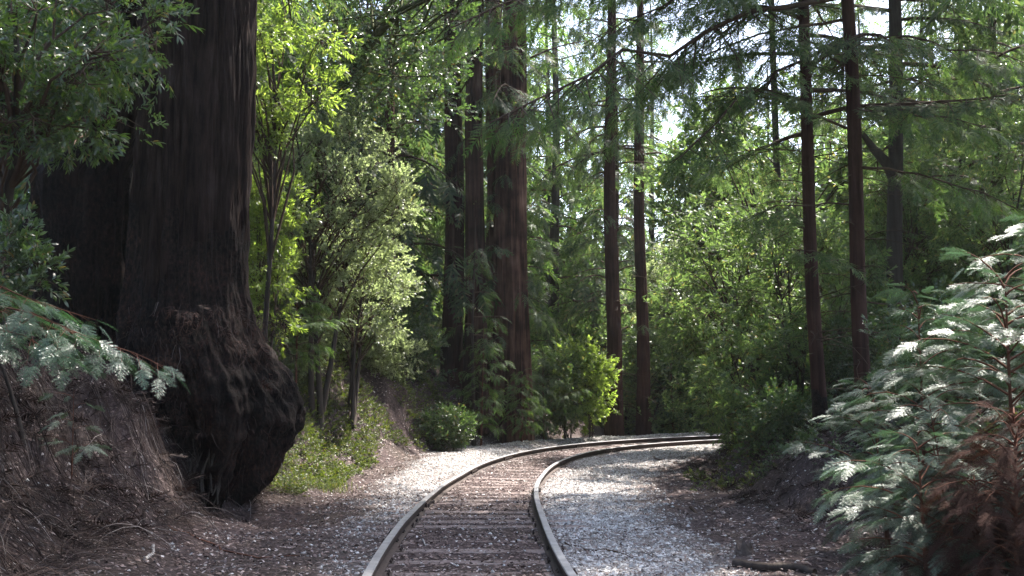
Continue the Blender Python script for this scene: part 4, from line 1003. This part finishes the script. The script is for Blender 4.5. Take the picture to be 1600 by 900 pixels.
proto('b1', 'forest_broadleaf', lambda o: broadleaf(o, 12, .2, 712, LT_FAR, (LEAF_DARK, TWIG), (.4, 0, 7.5, 2.8, 2.6, 4.2), nc=66, crad=.9, ntw=52, sc=1.3, stems=2))
proto('u0', 'understorey_shrub', lambda o: broadleaf(o, 2.6, .05, 721, LT_FAR, (LEAF_DARK, TWIG), (0, 0, 1.2, 1.5, 1.5, 1.1), nc=34, crad=.45, ntw=34, stems=5, sc=.9))
proto('u1', 'understorey_shrub', lambda o: broadleaf(o, 3.2, .05, 722, LT_FAR, (LEAF_BAY, TWIG), (0, 0, 1.7, 1.5, 1.4, 1.5), nc=38, crad=.5, ntw=34, stems=5, sc=.9))
cnt = {}
KIND = dict(c0='low branched conifer', c1='pale barked tall conifer', c2='short bushy conifer', c3='tall thick boled conifer', b0='green leafed broadleaf tree', b1='dark leafed broadleaf tree', u0='dark understorey shrub', u1='green understorey shrub')
def put(key, x, y, rz, sc, place, group):
    p = protos[key]; i = cnt.get((key, place), 0); cnt[(key, place)] = i+1
    lab = '%s %s %s, counting from left' % (ordw(i), KIND[key], place)
    loc = (x, y, gz(x, y)-.15)
    if p[1] == 0:
        o = p[0]; o.location = loc; o.rotation_euler = (0, 0, rz); o.scale = (sc, sc, sc); o['label'] = lab; o['group'] = group; p[1] = 1
        return o
    return dup(p[0], loc, rz, sc, lab, group)
g = np.random.default_rng(2024)
HT = dict(c0=19, c1=23, c2=14, c3=27, b0=10, b1=13, u0=3, u1=4)
SUN_PTS = [(-4, 20, 4), (-3, 21, 3), (-3.8, 16.5, 5), (-2.5, 22, 3), (4.6, 22, 4), (5, 19, 3), (5.6, 20, 4), (7.5, 27, 4), (1, 17, 0), (2, 23, 0), (-.5, 19, 0), (3, 26, 0), (0, 28, 6), (9, 23, 5)]  # points kept sunlit by leaving out forest trees that would shade them
def blocks_sun(x, y, h):
    """true where a tree would block the sun from a point kept lit"""
    sx, sy = math.sin(R(SUN_AZ)), math.cos(R(SUN_AZ))
    for a, b_, c_ in SUN_PTS:
        t = (x-a)*sx+(y-b_)*sy; off_ = abs((x-a)*sy-(y-b_)*sx)
        if t > 0 and off_ < 2.0 and c_+t*math.tan(R(SUN_EL)) < h: return True
    return False
def band(keys, pr, Y0, Y1, px0, px1, n_, place, group, mind=2.0, skip=()):
    pts = []; tries = 0; g = np.random.default_rng(len(place)*7+len(group)*31+n_)
    while len(pts) < n_ and tries < 4000:
        tries += 1
        Y = g.uniform(Y0, Y1); px = g.uniform(px0, px1)
        if any(a <= px <= b_ and Y > c_ for a, b_, c_ in skip): continue
        x = (px-800)/1600*Y
        if any((x-a)**2+(Y-b_)**2 < mind**2 for a, b_, _ in pts): continue
        S, W = near([x], [Y])
        if abs(W[0]) < 3.2: continue
        key = keys[g.choice(len(keys), p=pr)]
        if blocks_sun(x, Y, HT[key]+gz(x, Y)): continue
        pts.append((x, Y, key))
    for x, Y, key in sorted(pts, key=lambda q: q[0]/q[1]):
        put(key, x, Y, g.uniform(0, 6.28), g.uniform(.82, 1.15), place, group)
GAP = ((1050, 1115, 33), (985, 1010, 60))
band(['c0', 'c2', 'b1', 'c1'], [.35, .2, .2, .25], 17.5, 26, -120, 330, 7, 'on the left bank behind the giant redwood', 'trees behind the giant redwood', 2.2)
band(['c0', 'c1', 'c2', 'b1', 'b0'], [.3, .2, .2, .15, .15], 29, 38, 330, 635, 9, 'behind the sunlit left shrubs', 'trees behind the left shrubs', 2.2)
band(['c0', 'c1', 'c3', 'b1'], [.35, .2, .25, .2], 41, 58, -100, 700, 19, 'deep in the forest on the left', 'deep forest trees on the left', 3)
band(['c0', 'c2', 'c1'], [.45, .25, .3], 36, 46, 690, 985, 8, 'behind the redwood clump', 'trees behind the redwood clump', 2.6)
band(['c0', 'c3', 'b0'], [.4, .3, .3], 47, 64, 690, 1000, 10, 'deep behind the redwood clump', 'deep forest trees behind the clump', 3)
band(['b0', 'b1', 'c2', 'c0', 'c1'], [.3, .2, .15, .2, .15], 27, 40, 1130, 1700, 13, 'behind the right thicket', 'trees behind the right thicket', 2.3, GAP)
band(['c0', 'c1', 'c3', 'b1', 'b0'], [.25, .2, .2, .15, .2], 43, 60, 1120, 1740, 15, 'deep in the forest on the right', 'deep forest trees on the right', 3, GAP)
band(['b0', 'u1'], [.4, .6], 44, 60, 1000, 1125, 5, 'in the bright gap beyond the far rails', 'low trees in the gap beyond the rails', 2.5)
band(['u0', 'u1'], [.5, .5], 24, 34, 380, 640, 8, 'under the trees of the left slope', 'understorey of the left slope', 1.5)
band(['u0', 'u1'], [.5, .5], 33.5, 46, 560, 1160, 18, 'beyond the far side of the rails', 'understorey beyond the rails', 1.6)
band(['u0', 'u1'], [.6, .4], 20, 34, 1180, 1700, 15, 'under the trees of the right bank', 'understorey of the right bank', 1.6)
band(['u0'], [1.], 15.5, 21, -80, 240, 5, 'behind the giant redwood foot', 'understorey behind the giant redwood', 1.4)

put('c1', at(1020, 500, 47)[0], 47, 1.1, .9, 'in the bright gap', 'trees in the bright gap')
put('c2', at(1075, 500, 52)[0], 52, 2.1, 1.0, 'in the bright gap', 'trees in the bright gap')
# trees round and behind the viewer, shading the near track
def off(key, x, y, label, sc=1.0):
    o = dup(protos[key][0], (x, y, gz(x, y)-.15), x*2.1, sc, label, 'trees shading the near track outside the view')
for key, x, y, sc, lab in [('c3', 9.4, 17.4, 1.0, 'tall conifer beside the right bank, out of view on the right'), ('c0', -7.2, 4.5, .9, 'low branched conifer out of view on the left bank'),
                           ('c3', 4.9, .8, .8, 'tall conifer beside the viewer on the right'), ('c1', -5.2, -3, .9, 'pale barked conifer behind the viewer on the left'),
                           ('c0', 5.5, -6, 1, 'low branched conifer behind the viewer on the right'), ('c1', 11.5, 9.5, .85, 'pale barked conifer out of view up the right bank'),
                           ('c3', -9.5, 9.5, .9, 'tall conifer out of view up the left bank'), ('c3', -3.6, -9, 1, 'tall conifer far behind the viewer')]:
    off(key, x, y, lab, sc)

# ------------------------------------------------------------------ ground plants
def patch(name, label, cat, n_, fn_, tpls, mats, sc, seed, hmax=.12):
    g = np.random.default_rng(seed); x, y = fn_(g, n_); k = len(x)
    z = ground(x, y)+g.uniform(.0, hmax, k); mb = MB(); f_ = Fol(tpls, g)
    a = g.uniform(0, 6.28, k)
    for i in range(k): f_.put((x[i], y[i], z[i]), (math.cos(a[i]), math.sin(a[i]), g.uniform(-.1, .9)), sc*g.uniform(.6, 1.3))
    f_.into(mb, .6)
    link(name, mb.mesh(name, mats), None, None, label, cat, None, 'stuff')
def f1(g, n_):
    Y = g.uniform(14.5, 27, n_); x = g.uniform(-9, -.5, n_); S, W = near(x, Y); nn = fbm(x*.6, Y*.6, 0, 12, 3)
    k = (W < -2.65-.4*nn) & (W > -6.5) & (nn > -.45) & (fbm(x*2.5, Y*2.5, 0, 19, 2) > -.35); return x[k], Y[k]
patch('ivy', 'yellow green ivy carpeting the slope beyond the giant redwood', 'ivy', 60000, f1, LT_SM, [IVY, TWIG], .72, 801, .12)
def f2(g, n_):
    Y = g.uniform(9, 30, n_); x = g.uniform(2, 16, n_); S, W = near(x, Y); nn = fbm(x*.7, Y*.7, 0, 13, 3)
    k = (W > 4.5-1.1*nn) & (nn > -.25) & (x < Y*.58); return x[k], Y[k]
patch('undergrowth', 'dark low leafy undergrowth covering the right bank', 'undergrowth', 22000, f2, LT_SM, [LEAF_DARK, TWIG], .9, 802, .22)
def f3(g, n_):
    Y = g.uniform(28, 60, n_); x = g.uniform(-.7, .7, n_)*Y; S, W = near(x, Y); k = (np.abs(W) > 3.5); return x[k], Y[k]
patch('distant_undergrowth', 'leafy ground cover of the forest beyond the rails', 'undergrowth', 16000, f3, LT_FAR, [LEAF_DARK, TWIG], 1.3, 803, .3)
def f4(g, n_):
    Y = g.uniform(15.5, 19, n_); x = g.uniform(2.2, 4.2, n_); S, W = near(x, Y); nn = fbm(x*1.5, Y*1.5, 0, 14, 2); k = (W > 3.3) & (W < 4.4) & (nn > 0); return x[k], Y[k]
patch('verge_weeds', 'yellow green weeds at the foot of the thicket', 'weeds', 900, f4, LT_SM, [IVY, TWIG], .8, 804, .14)
DEADDK = leaf_mat('fallen_needles', [(0, (.008, .005, .005)), (.5, (.022, .014, .012)), (1, (.06, .038, .034))], (1.1, .9, .7), .2, .8, .2)
def f5(g, n_):
    Y = g.uniform(6.5, 16, n_); x = g.uniform(-9, -2.5, n_); S, W = near(x, Y); nn = fbm(x*.9, Y*.9, 0, 15, 3); k = (W < -3.0) & (W > -6.5) & (nn > -.2); return x[k], Y[k]
patch('fallen_fronds', 'dead brown redwood fronds matted over the left bank', 'dead fronds', 5200, f5, SM, [DEADDK, TWIG_RED], .75, 805, .05)
def f6(g, n_):
    Y = g.uniform(8, 22, n_); x = g.uniform(2.5, 9, n_); S, W = near(x, Y); k = (W > 3.5) & (W < 6.5); return x[k], Y[k]
patch('fallen_fronds', 'dead brown redwood fronds matted over the right bank', 'dead fronds', 3400, f6, SM, [DEADDK, TWIG_RED], .75, 806, .06)
# a tuft of grass on the left verge
g = np.random.default_rng(31); mb = MB(); c = at(510, 762, 16.2); 
for q in range(260):
    x, y = c[0]+g.normal(0, .22), c[1]+g.normal(0, .16); z = gz(x, y) if q % 8 == 0 else z
    a = g.uniform(0, 6.28); h_ = g.uniform(.06, .17); d = np.array([math.cos(a), math.sin(a), 0]); s2 = np.array([-d[1], d[0], 0])*.004
    p0 = np.array([x, y, z]); p1 = p0+d*h_*.3+np.array([0, 0, h_*.7]); p2 = p0+d*h_*.9+np.array([0, 0, h_*.85])
    mb.add([p0-s2, p0+s2, p1-s2, p1+s2, p2], [(0, 1, 2), (1, 3, 2), (2, 3, 4)])
link('grass', mb.mesh('grass', [IVY]), None, None, 'small grass tuft on the left verge below the slope', 'grass', None, 'stuff')

# ------------------------------------------------------------------ fallen wood
def stick(name, label, cat, pts, r, mat_, wig=.012, seed=1, group=None, n=14, up=0.0, taper=.5):
    g = np.random.default_rng(seed); P = []
    for px, py in pts:
        p = at(px, py, 8)
        for _ in range(12):       # walk the ray down to the ground
            d = p-np.array([0, 0, CAMZ]); zg = gz(p[0], p[1])+r*.7+up; k_ = (zg-CAMZ)/d[2] if d[2] < -.01 else 1; k_ = min(max(k_, .6), 1.6); p = np.array([0, 0, CAMZ])+d*(.5+.5*k_)
        P.append(p)
    P = np.array(P); t = np.linspace(0, len(P)-1, n); Q = np.stack([np.interp(t, np.arange(len(P)), P[:, c]) for c in range(3)], -1)
    Q += g.normal(0, wig, Q.shape); zz = ground(Q[:, 0], Q[:, 1])+r*.6+up
    Q[:, 2] = np.maximum(np.convolve(np.pad(zz, 2, 'edge'), np.ones(5)/5, 'valid'), zz-.01)
    c0 = Q.mean(0); mb = MB(); mb.tube(Q-c0, r*(1-(1-taper)*np.linspace(0, 1, n))*g.uniform(.88, 1.1, n), 9)
    return link(name, mb.mesh(name, [mat_], True), None, c0, label, cat, group)
BONE = bark_mat('bleached_wood', [(.3, (.2, .18, .17)), (.7, (.42, .40, .38))], sx=12, sz=12, bump=.3)
lg = stick('log', 'short brown log lying on the litter below the saplings', 'log', [(1148, 880), (1200, 886), (1240, 884), (1272, 893)], .042, BARK_GREY, .012, 1, taper=.7)
stick('fallen_branch', 'thin crooked branch on the ballast right of the rails', 'branch', [(882, 848), (920, 860), (950, 858), (992, 872)], .011, TWIG, .012, 2)
stick('fallen_branch', 'pale stick lying across the inside verge near the bend', 'branch', [(1018, 712), (1050, 722), (1100, 730)], .02, DEADWOOD, .012, 3)
stick('fallen_branch', 'long thin stick across the left ballast', 'branch', [(540, 782), (600, 779), (655, 775)], .009, TWIG, .01, 4)
stick('fallen_branch', 'curved stick on the right litter under the weeds', 'branch', [(1080, 792), (1120, 782), (1165, 772), (1185, 760)], .012, DEADWOOD, .012, 5)
stick('fallen_branch', 'dark stick in the right litter beyond the stump', 'branch', [(1078, 792), (1095, 798), (1128, 790)], .02, TWIG, .008, 6)
stick('fallen_branch', 'long bent root lying at the foot of the left bank', 'branch', [(262, 820), (330, 850), (400, 872), (470, 868)], .011, TWIG_RED, .03, 7)
stick('bleached_stick', 'short white bent stick lying on the left litter', 'stick', [(228, 872), (238, 864), (240, 850)], .017, BONE, .004, 8, n=8, taper=.9)
stick('bleached_root', 'bleached root piece stuck in the left bank beside the burl', 'root', [(218, 728), (222, 716), (228, 704)], .030, BONE, .006, 9, n=8, up=.03)
stick('wood_splinter', 'small bright splinter beside a tie between the rails', 'splinter', [(661, 843), (665, 852)], .010, BONE, .002, 10, n=5)
b = at(1162, 852, 9.2); b[2] = gz(b[0], b[1])
mb = MB(); P = np.array([[0, 0, z] for z in np.linspace(-.1, .13, 9)]); trunk_mesh(mb, P, .09, 16, 0, .35, .5, 4, 9)
mb.V[0][:, :2] *= .55; mb.V[0][:, 2] *= .75; mb.V[0][-48:, 2] += np.tile(fbm(np.arange(16)*.9, 0, 0, 3, 2)*.07, 3); V, F, M = mb.arrays(); n0 = len(V); top = V[-16:]; mb.add(np.concatenate([top*[.75, .75, 1]+[0, 0, -.02], [[0, 0, .08]]]), [(i, (i+1) % 16, 16) for i in range(16)]+[], 0)
mb.add(np.concatenate([top, top*[.75, .75, 1]+[0, 0, -.02]]), [(i, (i+1) % 16, 16+i) for i in range(16)]+[((i+1) % 16, 16+(i+1) % 16, 16+i) for i in range(16)], 0)
link('rotten_stump', mb.mesh('rotten_stump', [DEADWOOD], True), None, b, 'small rotten dark stump in the litter right of the track', 'stump')

for o in list(COL.objects):      # nothing may grow on the track bed
    if o.parent is None and o.get('category') in ('tree', 'sapling', 'shrub'):
        S, W = near([o.location.x], [o.location.y])
        if abs(W[0]) < 2.2: print('ON TRACK', o.name, o['label'], W[0])
